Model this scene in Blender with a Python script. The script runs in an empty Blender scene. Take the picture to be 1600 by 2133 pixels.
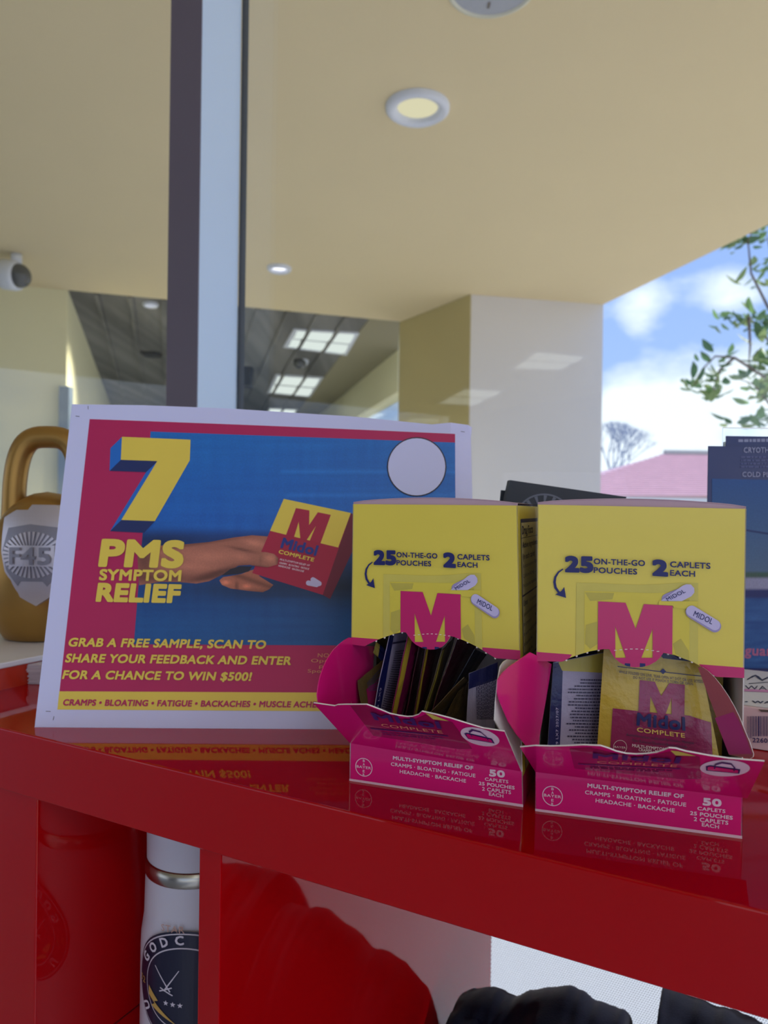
import bpy, bmesh, math, random
from mathutils import Vector, Matrix, noise
from mathutils.geometry import delaunay_2d_cdt
C = bpy.context.scene.collection
rnd = random.Random(7)

# ------------------------------------------------------------------ camera
FPX, HC, ROLL = 1500.0, 0.143, 0.014
pitch = -math.atan(6.5 / FPX)
FW = Vector((0, math.cos(pitch), math.sin(pitch)))
_r0 = Vector((1, 0, 0)); _u0 = _r0.cross(FW)
CR = (_r0 * math.cos(ROLL) + _u0 * math.sin(ROLL)).normalized()
CU = (_u0 * math.cos(ROLL) - _r0 * math.sin(ROLL)).normalized()
CP = Vector((0, 0, HC))
cam = bpy.data.cameras.new('camera'); co = bpy.data.objects.new('camera', cam); C.objects.link(co)
m3 = Matrix((CR, CU, -FW)).transposed().to_4x4(); m3.translation = CP
co.matrix_world = m3
cam.sensor_fit = 'VERTICAL'; cam.sensor_height = 36; cam.lens = 36 * FPX / 2133
cam.clip_start = 0.01; cam.clip_end = 300
cam.dof.use_dof = True; cam.dof.focus_distance = 0.365; cam.dof.aperture_fstop = 13
bpy.context.scene.camera = co

# ------------------------------------------------------------------ world, sun, exposure
sc = bpy.context.scene
vs = sc.view_settings
vs.view_transform = 'Standard'; vs.look = 'None'; vs.gamma = 1; vs.use_curve_mapping = False
vs.exposure = 0.57
sc.cycles.max_bounces = 10; sc.cycles.diffuse_bounces = 4; sc.cycles.glossy_bounces = 5
sc.cycles.transparent_max_bounces = 24; sc.cycles.use_denoising = True
sc.cycles.sample_clamp_indirect = 6

w = bpy.data.worlds.new('sky'); sc.world = w; w.use_nodes = True
nt = w.node_tree; N = nt.nodes; L = nt.links; N.clear()
tc = N.new('ShaderNodeTexCoord')
mp = N.new('ShaderNodeMapping'); mp.inputs['Scale'].default_value = (6, 6, 11); mp.inputs['Location'].default_value = (1.35, 0.4, 0.55)
L.new(tc.outputs['Generated'], mp.inputs['Vector'])
nz = N.new('ShaderNodeTexNoise'); nz.inputs['Scale'].default_value = 1.0; nz.inputs['Detail'].default_value = 5; nz.inputs['Roughness'].default_value = .52
L.new(mp.outputs['Vector'], nz.inputs['Vector'])
cr = N.new('ShaderNodeValToRGB'); hz_ = N.new('ShaderNodeSeparateXYZ'); L.new(tc.outputs['Generated'], hz_.inputs['Vector'])
hb = N.new('ShaderNodeMath'); hb.operation = 'MULTIPLY_ADD'; hb.inputs[1].default_value = -.75; hb.inputs[2].default_value = .14; hb.use_clamp = False; L.new(hz_.outputs['Z'], hb.inputs[0])
hc = N.new('ShaderNodeMath'); hc.operation = 'MAXIMUM'; hc.inputs[1].default_value = -.03; L.new(hb.outputs[0], hc.inputs[0])
ha = N.new('ShaderNodeMath'); ha.operation = 'ADD'; L.new(nz.outputs['Fac'], ha.inputs[0]); L.new(hc.outputs[0], ha.inputs[1])
last = ha.outputs[0]
def _dir(px, py):      # direction towards a place in the sky
    c_, s_ = math.cos(ROLL), math.sin(ROLL); d = FW + CR * ((px - 800) / FPX) - CU * ((py - 1066.5) / FPX); return d.normalized()
for (px, py, rad, amt) in ((1345, 640, .035, .16), (1330, 625, .06, .08), (1540, 600, .05, .15), (1480, 590, .09, .05), (1370, 850, .085, .2), (1285, 880, .06, .18), (1550, 790, .06, .16), (1450, 880, .1, .12), (1400, 735, .07, -.14), (1290, 720, .07, -.14), (1480, 690, .05, -.08), (1500, 540, .05, -.05)):
    vd = N.new('ShaderNodeVectorMath'); vd.operation = 'DISTANCE'; L.new(tc.outputs['Generated'], vd.inputs[0]); vd.inputs[1].default_value = _dir(px, py)
    mr = N.new('ShaderNodeMapRange'); mr.interpolation_type = 'SMOOTHSTEP'; mr.inputs['From Min'].default_value = 0; mr.inputs['From Max'].default_value = rad * 1.3
    mr.inputs['To Min'].default_value = amt; mr.inputs['To Max'].default_value = 0; L.new(vd.outputs['Value'], mr.inputs['Value'])
    ad = N.new('ShaderNodeMath'); ad.operation = 'ADD'; L.new(last, ad.inputs[0]); L.new(mr.outputs['Result'], ad.inputs[1]); last = ad.outputs[0]
L.new(last, cr.inputs['Fac'])
cr.color_ramp.elements[0].position = .47; cr.color_ramp.elements[1].position = .68
sx = N.new('ShaderNodeSeparateXYZ'); L.new(tc.outputs['Generated'], sx.inputs['Vector'])
g = N.new('ShaderNodeValToRGB'); L.new(sx.outputs['Z'], g.inputs['Fac'])
g.color_ramp.elements[0].position = 0.0; g.color_ramp.elements[0].color = (.38, .54, .88, 1)
g.color_ramp.elements[1].position = .45; g.color_ramp.elements[1].color = (.24, .38, .80, 1)
mx = N.new('ShaderNodeMix'); mx.data_type = 'RGBA'
L.new(cr.outputs['Color'], mx.inputs['Factor']); L.new(g.outputs['Color'], mx.inputs['A']); mx.inputs['B'].default_value = (.84, .91, 1.0, 1)
bg = N.new('ShaderNodeBackground'); L.new(mx.outputs['Result'], bg.inputs['Color']); bg.inputs['Strength'].default_value = .96
wo = N.new('ShaderNodeOutputWorld'); L.new(bg.outputs['Background'], wo.inputs['Surface'])

sun = bpy.data.lights.new('sun', 'SUN'); sun.energy = 3.4; sun.angle = .02; sun.color = (1, .97, .93)
so = bpy.data.objects.new('sun', sun); C.objects.link(so)
so.rotation_euler = Vector((-.75, -.24, -.60)).to_track_quat('-Z', 'Y').to_euler()

# ------------------------------------------------------------------ projection helpers (a pixel of the 1600x2133 frame to a point on a real plane)
def ray(px, py): return FW + CR * ((px - 800) / FPX) - CU * ((py - 1066.5) / FPX)
def proj(P):
    d = P - CP; z = d.dot(FW)
    return 800 + FPX * d.dot(CR) / z, 1066.5 - FPX * d.dot(CU) / z
def onz(px, py, z=0.0):
    d = ray(px, py); return CP + d * ((z - HC) / d.z)
def onplane(px, py, o, n):
    d = ray(px, py); return CP + d * ((o - CP).dot(n) / d.dot(n))
def aty(px, py, Y):
    d = ray(px, py); return CP + d * (Y / d.y)

# ------------------------------------------------------------------ materials
def lin(c): return c / 12.92 if c <= .04045 else ((c + .055) / 1.055) ** 2.4
def rgb(r, g_, b): return (lin(r / 255), lin(g_ / 255), lin(b / 255), 1)
MATS = {}
def mat(name, col, rough=.5, metal=0, coat=0, ior=1.5, var=.06, vscale=40, bump=0, bscale=300, trans=0, spec=.5):
    if name in MATS: return MATS[name]
    m = bpy.data.materials.new(name); m.use_nodes = True; MATS[name] = m
    t = m.node_tree; n = t.nodes; l = t.links; b = n['Principled BSDF']
    b.inputs['Roughness'].default_value = rough; b.inputs['Metallic'].default_value = metal
    b.inputs['IOR'].default_value = ior; b.inputs['Coat Weight'].default_value = coat; b.inputs['Coat Roughness'].default_value = .04
    b.inputs['Specular IOR Level'].default_value = spec
    c = N2 = n.new('ShaderNodeTexCoord')
    z = n.new('ShaderNodeTexNoise'); z.inputs['Scale'].default_value = vscale; z.inputs['Detail'].default_value = 3
    l.new(c.outputs['Object'], z.inputs['Vector'])
    x = n.new('ShaderNodeMix'); x.data_type = 'RGBA'
    x.inputs['A'].default_value = tuple(v * (1 - var) for v in col[:3]) + (1,)
    x.inputs['B'].default_value = tuple(min(1, v * (1 + var)) for v in col[:3]) + (1,)
    l.new(z.outputs['Fac'], x.inputs['Factor']); l.new(x.outputs['Result'], b.inputs['Base Color'])
    if bump:
        z2 = n.new('ShaderNodeTexNoise'); z2.inputs['Scale'].default_value = bscale; z2.inputs['Detail'].default_value = 4
        l.new(c.outputs['Object'], z2.inputs['Vector'])
        bp = n.new('ShaderNodeBump'); bp.inputs['Strength'].default_value = bump; bp.inputs['Distance'].default_value = .002
        l.new(z2.outputs['Fac'], bp.inputs['Height']); l.new(bp.outputs['Normal'], b.inputs['Normal'])
    if trans:
        tr = n.new('ShaderNodeBsdfTranslucent'); l.new(x.outputs['Result'], tr.inputs['Color'])
        ms = n.new('ShaderNodeMixShader'); ms.inputs[0].default_value = trans
        l.new(b.outputs[0], ms.inputs[1]); l.new(tr.outputs[0], ms.inputs[2]); l.new(ms.outputs[0], n['Material Output'].inputs['Surface'])
    return m
def emit(name, col, s):
    m = bpy.data.materials.new(name); m.use_nodes = True; t = m.node_tree; t.nodes.clear()
    e = t.nodes.new('ShaderNodeEmission'); e.inputs[0].default_value = col; e.inputs[1].default_value = s
    o = t.nodes.new('ShaderNodeOutputMaterial'); t.links.new(e.outputs[0], o.inputs[0]); MATS[name] = m; return m
YEL = mat('printed_yellow_board', rgb(232, 212, 82), .34, coat=.3, var=.03)
MAG = mat('printed_magenta_board', rgb(224, 22, 122), .22, coat=.5, var=.03)
MAGM = mat('printed_magenta_ink', rgb(205, 30, 110), .3, coat=.3, var=.03)
NAVY = mat('navy_ink', rgb(28, 34, 104), .35, var=.05)
WHT = mat('white_board', rgb(225, 218, 214), .6, var=.03)
WINK = mat('white_ink', rgb(240, 215, 228), .4, var=.02)
YINK = mat('yellow_ink', rgb(235, 200, 110), .4, var=.03)
LILAC = mat('caplet_lilac', rgb(205, 196, 235), .35, var=.04)
LILACD = mat('caplet_lilac_shade', rgb(165, 152, 200), .35, var=.04)
OLIVE = mat('sachet_seal_print', rgb(214, 200, 92), .35, var=.08, vscale=120)
OLIVE2 = mat('sachet_body_print', rgb(226, 208, 74), .35, var=.08, vscale=90)
OLIVE3 = mat('sachet_crease_print', rgb(196, 182, 78), .35, var=.12, vscale=90)
FOILY = mat('yellow_foil', rgb(206, 178, 62), .28, var=.12, vscale=60, bump=.35, bscale=180, coat=.3)
FOILM = mat('magenta_foil', rgb(150, 30, 92), .25, var=.12, vscale=60, bump=.35, bscale=180, coat=.4)
FOILN = mat('navy_foil', rgb(24, 32, 92), .28, var=.1, vscale=60, bump=.3, bscale=180)
FOILW = mat('grey_foil_back', rgb(172, 166, 196), .35, var=.06, bump=.3, bscale=180)
INKG = mat('grey_ink', rgb(62, 58, 92), .4)
GUS = mat('dusky_gusset_print', rgb(150, 70, 84), .4, var=.08)

# ------------------------------------------------------------------ object helpers
def link(name, me, mats, parent=None, smooth=False):
    o = bpy.data.objects.new(name, me); C.objects.link(o)
    for m in (mats if isinstance(mats, (list, tuple)) else [mats]): me.materials.append(m)
    if parent:
        o.parent = parent
    if smooth: me.shade_smooth()
    return o
def mesh(name, vs_, fs, mats, parent=None, smooth=False, mi=None):
    me = bpy.data.meshes.new(name); me.from_pydata([tuple(v) for v in vs_], [], fs)
    if mi: me.polygons.foreach_set('material_index', mi)
    me.update()
    # the parents are empties without rotation: shift the vertices into the parent's space
    if parent:
        off = parent_loc(parent)
        me.transform(Matrix.Translation(-off))
    return link(name, me, mats, parent, smooth)
def parent_loc(p):
    v = Vector((0, 0, 0))
    while p: v += p.location; p = p.parent
    return v
def thing(name, label, cat, loc=(0, 0, 0), group=None):
    o = bpy.data.objects.new(name, None); C.objects.link(o); o.location = loc; o.empty_display_size = .02
    o['label'] = label; o['category'] = cat
    if group: o['group'] = group
    return o
def tag(o, label, cat, group=None):
    o['label'] = label; o['category'] = cat
    if group: o['group'] = group
    return o
def struct(o): o['kind'] = 'structure'; return o
def part(name, bm, mats, parent=None, smooth=False, recalc=True):
    if recalc: bmesh.ops.recalc_face_normals(bm, faces=bm.faces)
    me = bpy.data.meshes.new(name); bm.to_mesh(me); bm.free()
    if parent: me.transform(Matrix.Translation(-parent_loc(parent)))
    return link(name, me, mats, parent, smooth)
def obox(bm, o, ax, ay, az, bev=0, seg=2):
    """a box from corner o along three edge vectors"""
    o, ax, ay, az = map(Vector, (o, ax, ay, az))
    v = [bm.verts.new(o + ax * i + ay * j + az * k) for k in (0, 1) for j in (0, 1) for i in (0, 1)]
    fs = [bm.faces.new([v[i] for i in f]) for f in ((0, 2, 3, 1), (4, 5, 7, 6), (0, 1, 5, 4), (2, 6, 7, 3), (0, 4, 6, 2), (1, 3, 7, 5))]
    if bev:
        es = {e for f in fs for e in f.edges}
        bmesh.ops.bevel(bm, geom=list(es), offset=bev, segments=seg, affect='EDGES', profile=.5)
def box(bm, x0, x1, y0, y1, z0, z1, bev=0): obox(bm, (x0, y0, z0), (x1 - x0, 0, 0), (0, y1 - y0, 0), (0, 0, z1 - z0), bev)
def prism(bm, pts, z0, z1):
    a = [bm.verts.new((p[0], p[1], z0)) for p in pts]; b = [bm.verts.new((p[0], p[1], z1)) for p in pts]
    n = len(pts); bm.faces.new(a[::-1]); bm.faces.new(b)
    for i in range(n): bm.faces.new((a[i], a[(i + 1) % n], b[(i + 1) % n], b[i]))
def tube(bm, pts, rad, seg=10, cap=True):
    pts = [Vector(p) for p in pts]; rings = []; prev = None
    for i, p in enumerate(pts):
        t = (pts[min(i + 1, len(pts) - 1)] - pts[max(i - 1, 0)]).normalized()
        if prev is None:
            a = t.orthogonal().normalized()
        else: a = (prev - t * prev.dot(t)).normalized()
        prev = a; b = t.cross(a); r = rad[i] if isinstance(rad, (list, tuple)) else rad
        rings.append([bm.verts.new(p + (a * math.cos(k * 2 * math.pi / seg) + b * math.sin(k * 2 * math.pi / seg)) * r) for k in range(seg)])
    for i in range(len(rings) - 1):
        for k in range(seg): bm.faces.new((rings[i][k], rings[i][(k + 1) % seg], rings[i + 1][(k + 1) % seg], rings[i + 1][k]))
    if cap: bm.faces.new(rings[0][::-1]); bm.faces.new(rings[-1])
def lathe(bm, prof, c=(0, 0, 0), seg=48, ax=Vector((0, 0, 1))):
    c = Vector(c); a = ax.orthogonal().normalized(); b = ax.cross(a); rings = []
    for r, z in prof:
        if r < 1e-6: rings.append([bm.verts.new(c + ax * z)])
        else: rings.append([bm.verts.new(c + ax * z + (a * math.cos(k * 2 * math.pi / seg) + b * math.sin(k * 2 * math.pi / seg)) * r) for k in range(seg)])
    for A, B in zip(rings, rings[1:]):
        for k in range(seg):
            q = [A[k % len(A)], A[(k + 1) % len(A)], B[(k + 1) % len(B)], B[k % len(B)]]
            q = [v for i, v in enumerate(q) if v not in q[:i]]
            if len(q) > 2: bm.faces.new(q)

class Quad:
    """bilinear patch p00 p10 p11 p01 with a face normal towards `face`"""
    def __init__(s, p00, p10, p11, p01, bend=None):
        s.p = [Vector(q) for q in (p00, p10, p11, p01)]
        n = (s.p[1] - s.p[0]).cross(s.p[3] - s.p[0]).normalized()
        s.flip = (CP - s.p[0]).dot(n) < 0
        s.n = -n if s.flip else n; s.bend = bend
    def at(s, a, b, off=0.0):
        p = s.p; q = p[0] * (1 - a) * (1 - b) + p[1] * a * (1 - b) + p[2] * a * b + p[3] * (1 - a) * b
        if s.bend: off = off + s.bend(a, b)
        return q + s.n * off
    def inv(s, px, py):
        a = b = .5
        for _ in range(12):
            x, y = proj(s.at(a, b)); h = 1e-3
            xa, ya = proj(s.at(a + h, b)); xb, yb = proj(s.at(a, b + h))
            A, B, D, E = (xa - x) / h, (xb - x) / h, (ya - y) / h, (yb - y) / h
            det = A * E - B * D; dx, dy = px - x, py - y
            a += (E * dx - B * dy) / det; b += (A * dy - D * dx) / det
        return a, b
    def size(s): return (s.p[1] - s.p[0]).length, (s.p[3] - s.p[0]).length
LAY = .00012
def cdt(poly, step=None, holes=()):
    if step:
        q = []
        for (x1, y1), (x2, y2) in zip(poly, list(poly[1:]) + [poly[0]]):
            k = max(1, int(math.ceil(max(abs(x2 - x1) / step[0], abs(y2 - y1) / step[1]))))
            q += [(x1 + (x2 - x1) * i / k, y1 + (y2 - y1) * i / k) for i in range(k)]
        poly = q
    vs2 = [Vector(p) for p in poly]; faces = [list(range(len(poly)))]
    n0 = len(vs2); edges = [(i, (i + 1) % n0) for i in range(n0)]
    for h in holes:
        k = len(vs2); vs2 += [Vector(p) for p in h]; m = len(h); edges += [(k + i, k + (i + 1) % m) for i in range(m)]
    if step:
        xs = [p[0] for p in poly]; ys = [p[1] for p in poly]
        nx = int((max(xs) - min(xs)) / step[0]) + 1; ny = int((max(ys) - min(ys)) / step[1]) + 1
        for i in range(1, nx):
            for j in range(1, ny):
                q = (min(xs) + (max(xs) - min(xs)) * i / nx, min(ys) + (max(ys) - min(ys)) * j / ny)
                if inside(q, poly) and not any(inside(q, h) for h in holes): vs2.append(Vector(q))
    r = delaunay_2d_cdt(vs2, edges, [], 0, 1e-9)
    out = []
    for f in r[2]:
        c = sum((r[0][i] for i in f), Vector((0, 0))) / len(f)
        if inside(c, poly) and not any(inside(c, h) for h in holes): out.append(list(f))
    return [tuple(v) for v in r[0]], out
def inside(q, poly):
    c = False; n = len(poly); x, y = q[0], q[1]
    for i in range(n):
        x1, y1 = poly[i][0], poly[i][1]; x2, y2 = poly[(i + 1) % n][0], poly[(i + 1) % n][1]
        if (y1 > y) != (y2 > y) and x < (x2 - x1) * (y - y1) / (y2 - y1) + x1: c = not c
    return c
def lay_faces(Q, v2, fs, off):
    vs_ = [Q.at(a, b, off) for a, b in v2]
    out = []
    for f in fs:
        a, b, c = (vs_[f[0]], vs_[f[1]], vs_[f[2]])
        out.append(f if (b - a).cross(c - a).dot(Q.n) > 0 else f[::-1])
    return vs_, out
def flat(name, Q, poly, m, parent, lay=1, step=None, holes=()):
    """a printed patch on the surface Q; poly in (a,b)"""
    v2, fs = cdt(poly, step, holes)
    vs_, out = lay_faces(Q, v2, fs, LAY * lay)
    return mesh(name, vs_, out, m, parent)
def pp(Q, pts): return [Q.inv(*p) for p in pts]
def sheet(name, Q, poly, front, other, parent, th=.0005, step=None, holes=()):
    """a solid board: printed front face, plain back and cut edges"""
    v2, fs = cdt(poly, step, holes)
    A, F = lay_faces(Q, v2, fs, 0); B = [Q.at(a, b, -th) for a, b in v2]; n = len(A)
    faces = [tuple(f) for f in F] + [tuple(i + n for i in f[::-1]) for f in F]; mi = [0] * len(F) + [1] * len(F)
    cnt = {}
    for f in F:
        for i in range(len(f)):
            e = (f[i], f[(i + 1) % len(f)]); cnt[e] = 1
    for (i, j) in list(cnt):
        if (j, i) not in cnt: faces.append((j, i, i + n, j + n)); mi.append(1)
    return mesh(name, A + B, faces, [front, other], parent, mi=mi)
def circ(cx, cy, rx, ry=None, n=40, a0=0, a1=360):
    ry = rx if ry is None else ry
    full = abs(a1 - a0) >= 360
    m = n if full else n + 1
    return [(cx + rx * math.cos(math.radians(a0 + (a1 - a0) * i / n)), cy + ry * math.sin(math.radians(a0 + (a1 - a0) * i / n))) for i in range(m)]
def ringpatch(name, Q, cx, cy, r, wd, m, parent, lay=1, n=40, r2=None):
    k = (r2 or r) / r
    o = pp(Q, circ(cx, cy, r, r * k, n)); i = pp(Q, circ(cx, cy, r - wd, (r - wd) * k, n))
    vs_ = [Q.at(a, b, LAY * lay) for a, b in o + i]; fs = []
    for j in range(n):
        f = (j, (j + 1) % n, n + (j + 1) % n, n + j)
        a, b, c = vs_[f[0]], vs_[f[1]], vs_[f[2]]
        fs.append(f if (b - a).cross(c - a).dot(Q.n) > 0 else f[::-1])
    return mesh(name, vs_, fs, m, parent)
# ---- lettering: the built-in face turned to mesh, laid on a surface
_tc = {}
def glyphs(s, res=3):
    if (s, res) in _tc: return _tc[(s, res)]
    c = bpy.data.curves.new('t', 'FONT'); c.body = s; c.resolution_u = res; c.space_character = 1.06
    o = bpy.data.objects.new('t', c); C.objects.link(o)
    dg = bpy.context.evaluated_depsgraph_get(); me = o.evaluated_get(dg).to_mesh()
    v = [(p.co.x, p.co.y) for p in me.vertices]; f = [tuple(p.vertices) for p in me.polygons]
    bpy.data.objects.remove(o); bpy.data.curves.remove(c)
    _tc[(s, res)] = (v, f); return v, f
CAP = max(p[1] for p in glyphs('H')[0])
def text(name, Q, s, pl, pr, pt, m, parent, bold=.03, lay=2, res=3, ab=False):
    """pl/pr: baseline ends, pt: cap top above pl - pixels on Q, or (a,b) when ab"""
    if not ab: pl, pr, pt = pp(Q, (pl, pr, pt))
    v, f = glyphs(s, 5 if bold > .05 else res)
    x0 = min(p[0] for p in v); x1 = max(p[0] for p in v)
    W_, H_ = Q.size()
    ex = ((pr[0] - pl[0]) * W_, (pr[1] - pl[1]) * H_); ey = ((pt[0] - pl[0]) * W_, (pt[1] - pl[1]) * H_)
    rx = math.hypot(*ex); ry = math.hypot(*ey)
    sh = [(0, 0)]
    if bold: sh = [(bold * i, bold * j) for i in (-1, 0, 1) for j in (-1, 0, 1)]
    if bold > .05:
        def se(c): return math.copysign(abs(c) ** .6, c)
        sh += [(bold * se(math.cos(k * math.pi / 10)), bold * se(math.sin(k * math.pi / 10))) for k in range(20)]
        sh = [q for q in sh if not (abs(q[0]) == bold and abs(q[1]) == bold)]
    V = []; Fc = []
    for dx, dy in sh:
        k = len(V)
        for (x, y) in v:
            tx = (x - x0) / (x1 - x0) + dx * ry / rx; ty = y / CAP + dy
            a = pl[0] + (pr[0] - pl[0]) * tx + (pt[0] - pl[0]) * ty
            b = pl[1] + (pr[1] - pl[1]) * tx + (pt[1] - pl[1]) * ty
            V.append((a, b))
        Fc += [tuple(i + k for i in q) for q in f]
    vs_, out = lay_faces(Q, V, Fc, LAY * lay)
    nv = len(v)
    vs_ = [p + Q.n * (3e-6 * (i // nv)) for i, p in enumerate(vs_)]
    return mesh(name, vs_, out, m, parent)
def textrows(name, Q, corners, rows, m, parent, lay=2, fill=.5, seed=1, vertical=False, ragged=.25):
    """fine print too small to read: rows of word-long strokes; corners are pixels tl tr br bl"""
    r = random.Random(seed); tl, tr, br, bl = [Vector(q) for q in pp(Q, corners)]
    V = []; Fc = []
    for i in range(rows):
        t0 = (i + .5 - fill / 2) / rows; t1 = (i + .5 + fill / 2) / rows; x = 0; end = 1 - ragged * r.random()
        while x < end:
            wv = r.uniform(.03, .11); x2 = min(end, x + wv); k = len(V)
            for (xx, tt) in ((x, t1), (x2, t1), (x2, t0), (x, t0)):
                V.append(tuple((tl * (1 - xx) + tr * xx) * (1 - tt) + (bl * (1 - xx) + br * xx) * tt))
            Fc.append((k, k + 1, k + 2, k + 3)); x = x2 + .018
    vs_, out = lay_faces(Q, V, Fc, LAY * lay)
    return mesh(name, vs_, out, m, parent)
def stroke(pts, wd):
    """polyline widened to a polygon (pixels)"""
    L_, R_ = [], []
    for i, p in enumerate(pts):
        a = Vector(pts[max(i - 1, 0)]); b = Vector(pts[min(i + 1, len(pts) - 1)]); t = (b - a).normalized(); nn = Vector((-t.y, t.x))
        k = wd[i] if isinstance(wd, (list, tuple)) else wd
        L_.append(tuple(Vector(p) + nn * k / 2)); R_.append(tuple(Vector(p) - nn * k / 2))
    return L_ + R_[::-1]
def capsule(x0, y0, x1, y1, r, n=10):
    a = math.degrees(math.atan2(y1 - y0, x1 - x0))
    return circ(x1, y1, r, r, n, a - 90, a + 90) + circ(x0, y0, r, r, n, a + 90, a + 270)
def painted(name, Q, poly_px, fn, step, parent, lay, rough=.5, seed=0):
    """a flat printed photograph: colours given per point of the print, fn(px,py)->sRGB"""
    ppx, fs = cdt(poly_px, step)
    v2 = [Q.inv(*p) for p in ppx]
    vs_, out = lay_faces(Q, v2, fs, LAY * lay)
    o = mesh(name, vs_, out, MATS['printed_photo'], parent)
    ca = o.data.color_attributes.new('print', 'FLOAT_COLOR', 'POINT')
    for i, p in enumerate(ppx): ca.data[i].color = rgb(*[max(0, min(255, c)) for c in fn(p[0], p[1])])
    return o
m = mat('printed_photo', (1, 1, 1, 1), .45, var=.0)
_a = m.node_tree.nodes.new('ShaderNodeVertexColor'); _a.layer_name = 'print'
_mul = m.node_tree.nodes.new('ShaderNodeMix'); _mul.data_type = 'RGBA'; _mul.blend_type = 'MULTIPLY'; _mul.inputs['Factor'].default_value = 1
_nz = [n for n in m.node_tree.nodes if n.type == 'TEX_NOISE'][0]; _nz.inputs['Scale'].default_value = 900; _nz.inputs['Roughness'].default_value = .8
_rp = m.node_tree.nodes.new('ShaderNodeValToRGB'); _rp.color_ramp.elements[0].position = .25; _rp.color_ramp.elements[0].color = (.78, .78, .78, 1); _rp.color_ramp.elements[1].position = .7
m.node_tree.links.new(_nz.outputs['Fac'], _rp.inputs['Fac'])
m.node_tree.links.new(_a.outputs['Color'], _mul.inputs['A']); m.node_tree.links.new(_rp.outputs['Color'], _mul.inputs['B'])
m.node_tree.links.new(_mul.outputs['Result'], m.node_tree.nodes['Principled BSDF'].inputs['Base Color'])

# ------------------------------------------------------------------ axes of the counter and the glass front
P0 = onz(0, 1516); P1 = onz(1600, 1900)
UX = (P1 - P0).normalized(); NX = Vector((-UX.y, UX.x, 0))
def S(t, s, z=0.0): return P0 + UX * t + NX * s + Vector((0, 0, z))
ZC, ZF = 1.443, -1.0

# ------------------------------------------------------------------ the setting
CEIL = mat('beige_ceiling_paint', rgb(230, 212, 170), .85, var=.03, vscale=2)
WALLP = mat('cream_wall_paint', rgb(238, 232, 192), .85, var=.03, vscale=2)
WALLW = mat('pale_wall_paint', rgb(226, 222, 220), .85, var=.03, vscale=2)
OLV = mat('olive_soffit_paint', rgb(150, 142, 112), .85, var=.05, vscale=2)
GREYM = mat('painted_aluminium', rgb(150, 140, 150), .45, var=.04, vscale=8)
def pr(name, pts, z0, z1, mt, parent=None):
    bm = bmesh.new(); prism(bm, pts, z0, z1); return part(name, bm, mt, parent)
A_, B_, C_ = (1.357, 4.52), (.508, 4.35), (.094, 5.02)
struct(pr('ceiling', [(-7, -5), (-7, 2.86), (-1.94, 4.375), (.094, 5.0), (1.2, 5.15), A_, (3.95, -5)], ZC, ZC + .25, CEIL))
struct(pr('wall_column', [B_, A_, (1.19, 5.2), C_], ZF, ZC + .2, WALLW))
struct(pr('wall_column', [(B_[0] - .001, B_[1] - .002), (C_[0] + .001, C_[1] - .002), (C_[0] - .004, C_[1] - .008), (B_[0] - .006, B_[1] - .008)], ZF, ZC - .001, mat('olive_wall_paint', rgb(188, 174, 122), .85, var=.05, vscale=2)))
dk = bpy.data.materials.new('dark_slatted_ceiling'); dk.use_nodes = True; _t = dk.node_tree; _b = _t.nodes['Principled BSDF']; _b.inputs['Roughness'].default_value = .8
_tc2 = _t.nodes.new('ShaderNodeTexCoord'); _mp = _t.nodes.new('ShaderNodeMapping'); _mp.inputs['Rotation'].default_value = (0, 0, math.radians(-15)); _mp.inputs['Scale'].default_value = (3.0, .08, 1)
_n2 = _t.nodes.new('ShaderNodeTexNoise'); _n2.inputs['Scale'].default_value = 2.2; _n2.inputs['Detail'].default_value = 2
_r2 = _t.nodes.new('ShaderNodeValToRGB'); _r2.color_ramp.elements[0].color = rgb(84, 84, 82); _r2.color_ramp.elements[1].color = rgb(128, 126, 122); _r2.color_ramp.elements[0].position = .35; _r2.color_ramp.elements[1].position = .65
_t.links.new(_tc2.outputs['Object'], _mp.inputs['Vector']); _t.links.new(_mp.outputs['Vector'], _n2.inputs['Vector']); _t.links.new(_n2.outputs['Fac'], _r2.inputs['Fac']); _t.links.new(_r2.outputs['Color'], _b.inputs['Base Color'])
dkc = struct(pr('ceiling', [(-1.94, 4.375), (-.115, 4.94), (-1.156, 9.63), (-2.13, 14), (-5.1, 14)], ZC + .012, ZC + .25, dk))
struct(pr('ceiling', [(-.115, 4.94), (.094, 5.0), (.098, 5.9), (-.75, 9.4), (-1.9, 14), (-2.13, 14), (-1.156, 9.63)], ZC + .006, ZC + .25, OLV))
# slats of the dark ceiling: long thin runners that catch the light
for i in range(9):
    f = (i + .7) / 9.6
    a = Vector((-1.94 + 1.825 * f, 4.375 + .565 * f + .02, 0)); b = Vector((-5.1 + 2.97 * f, 14, 0)); d = (b - a)
    bm = bmesh.new(); obox(bm, (a.x, a.y, ZC - .004), d * .99, Vector((.03, 0, 0)), (0, 0, .018)); part('slat', bm, dk, dkc)
struct(pr('wall_left', [(-7, 2.86), (-1.94, 4.375), (-1.99, 4.53), (-7, 3.05)], ZF, ZC + .2, WALLP))
struct(pr('wall_left', [(-1.94, 4.375), (-5.1, 14), (-5.25, 14), (-2.1, 4.4)], ZF, ZC + .2, WALLP))
struct(pr('wall_back', [(-5.3, 14), (-1.7, 14), (-1.7, 14.2), (-5.3, 14.2)], ZF, ZC + .3, WALLP))
d_ = Vector((-.243, 1)); q0 = Vector((.098, 5.9))
def rw(d, o=0): return (q0.x + d_.x * d + o, q0.y + d)
wr = struct(pr('wall_right', [rw(0), rw(8.1), rw(8.1, .15), rw(0, .15)], 1.105, ZC + .2, WALLP))
struct(pr('wall_right', [rw(3.2), rw(8.1), rw(8.1, .15), rw(3.2, .15)], ZF, 1.105, WALLP))
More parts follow.
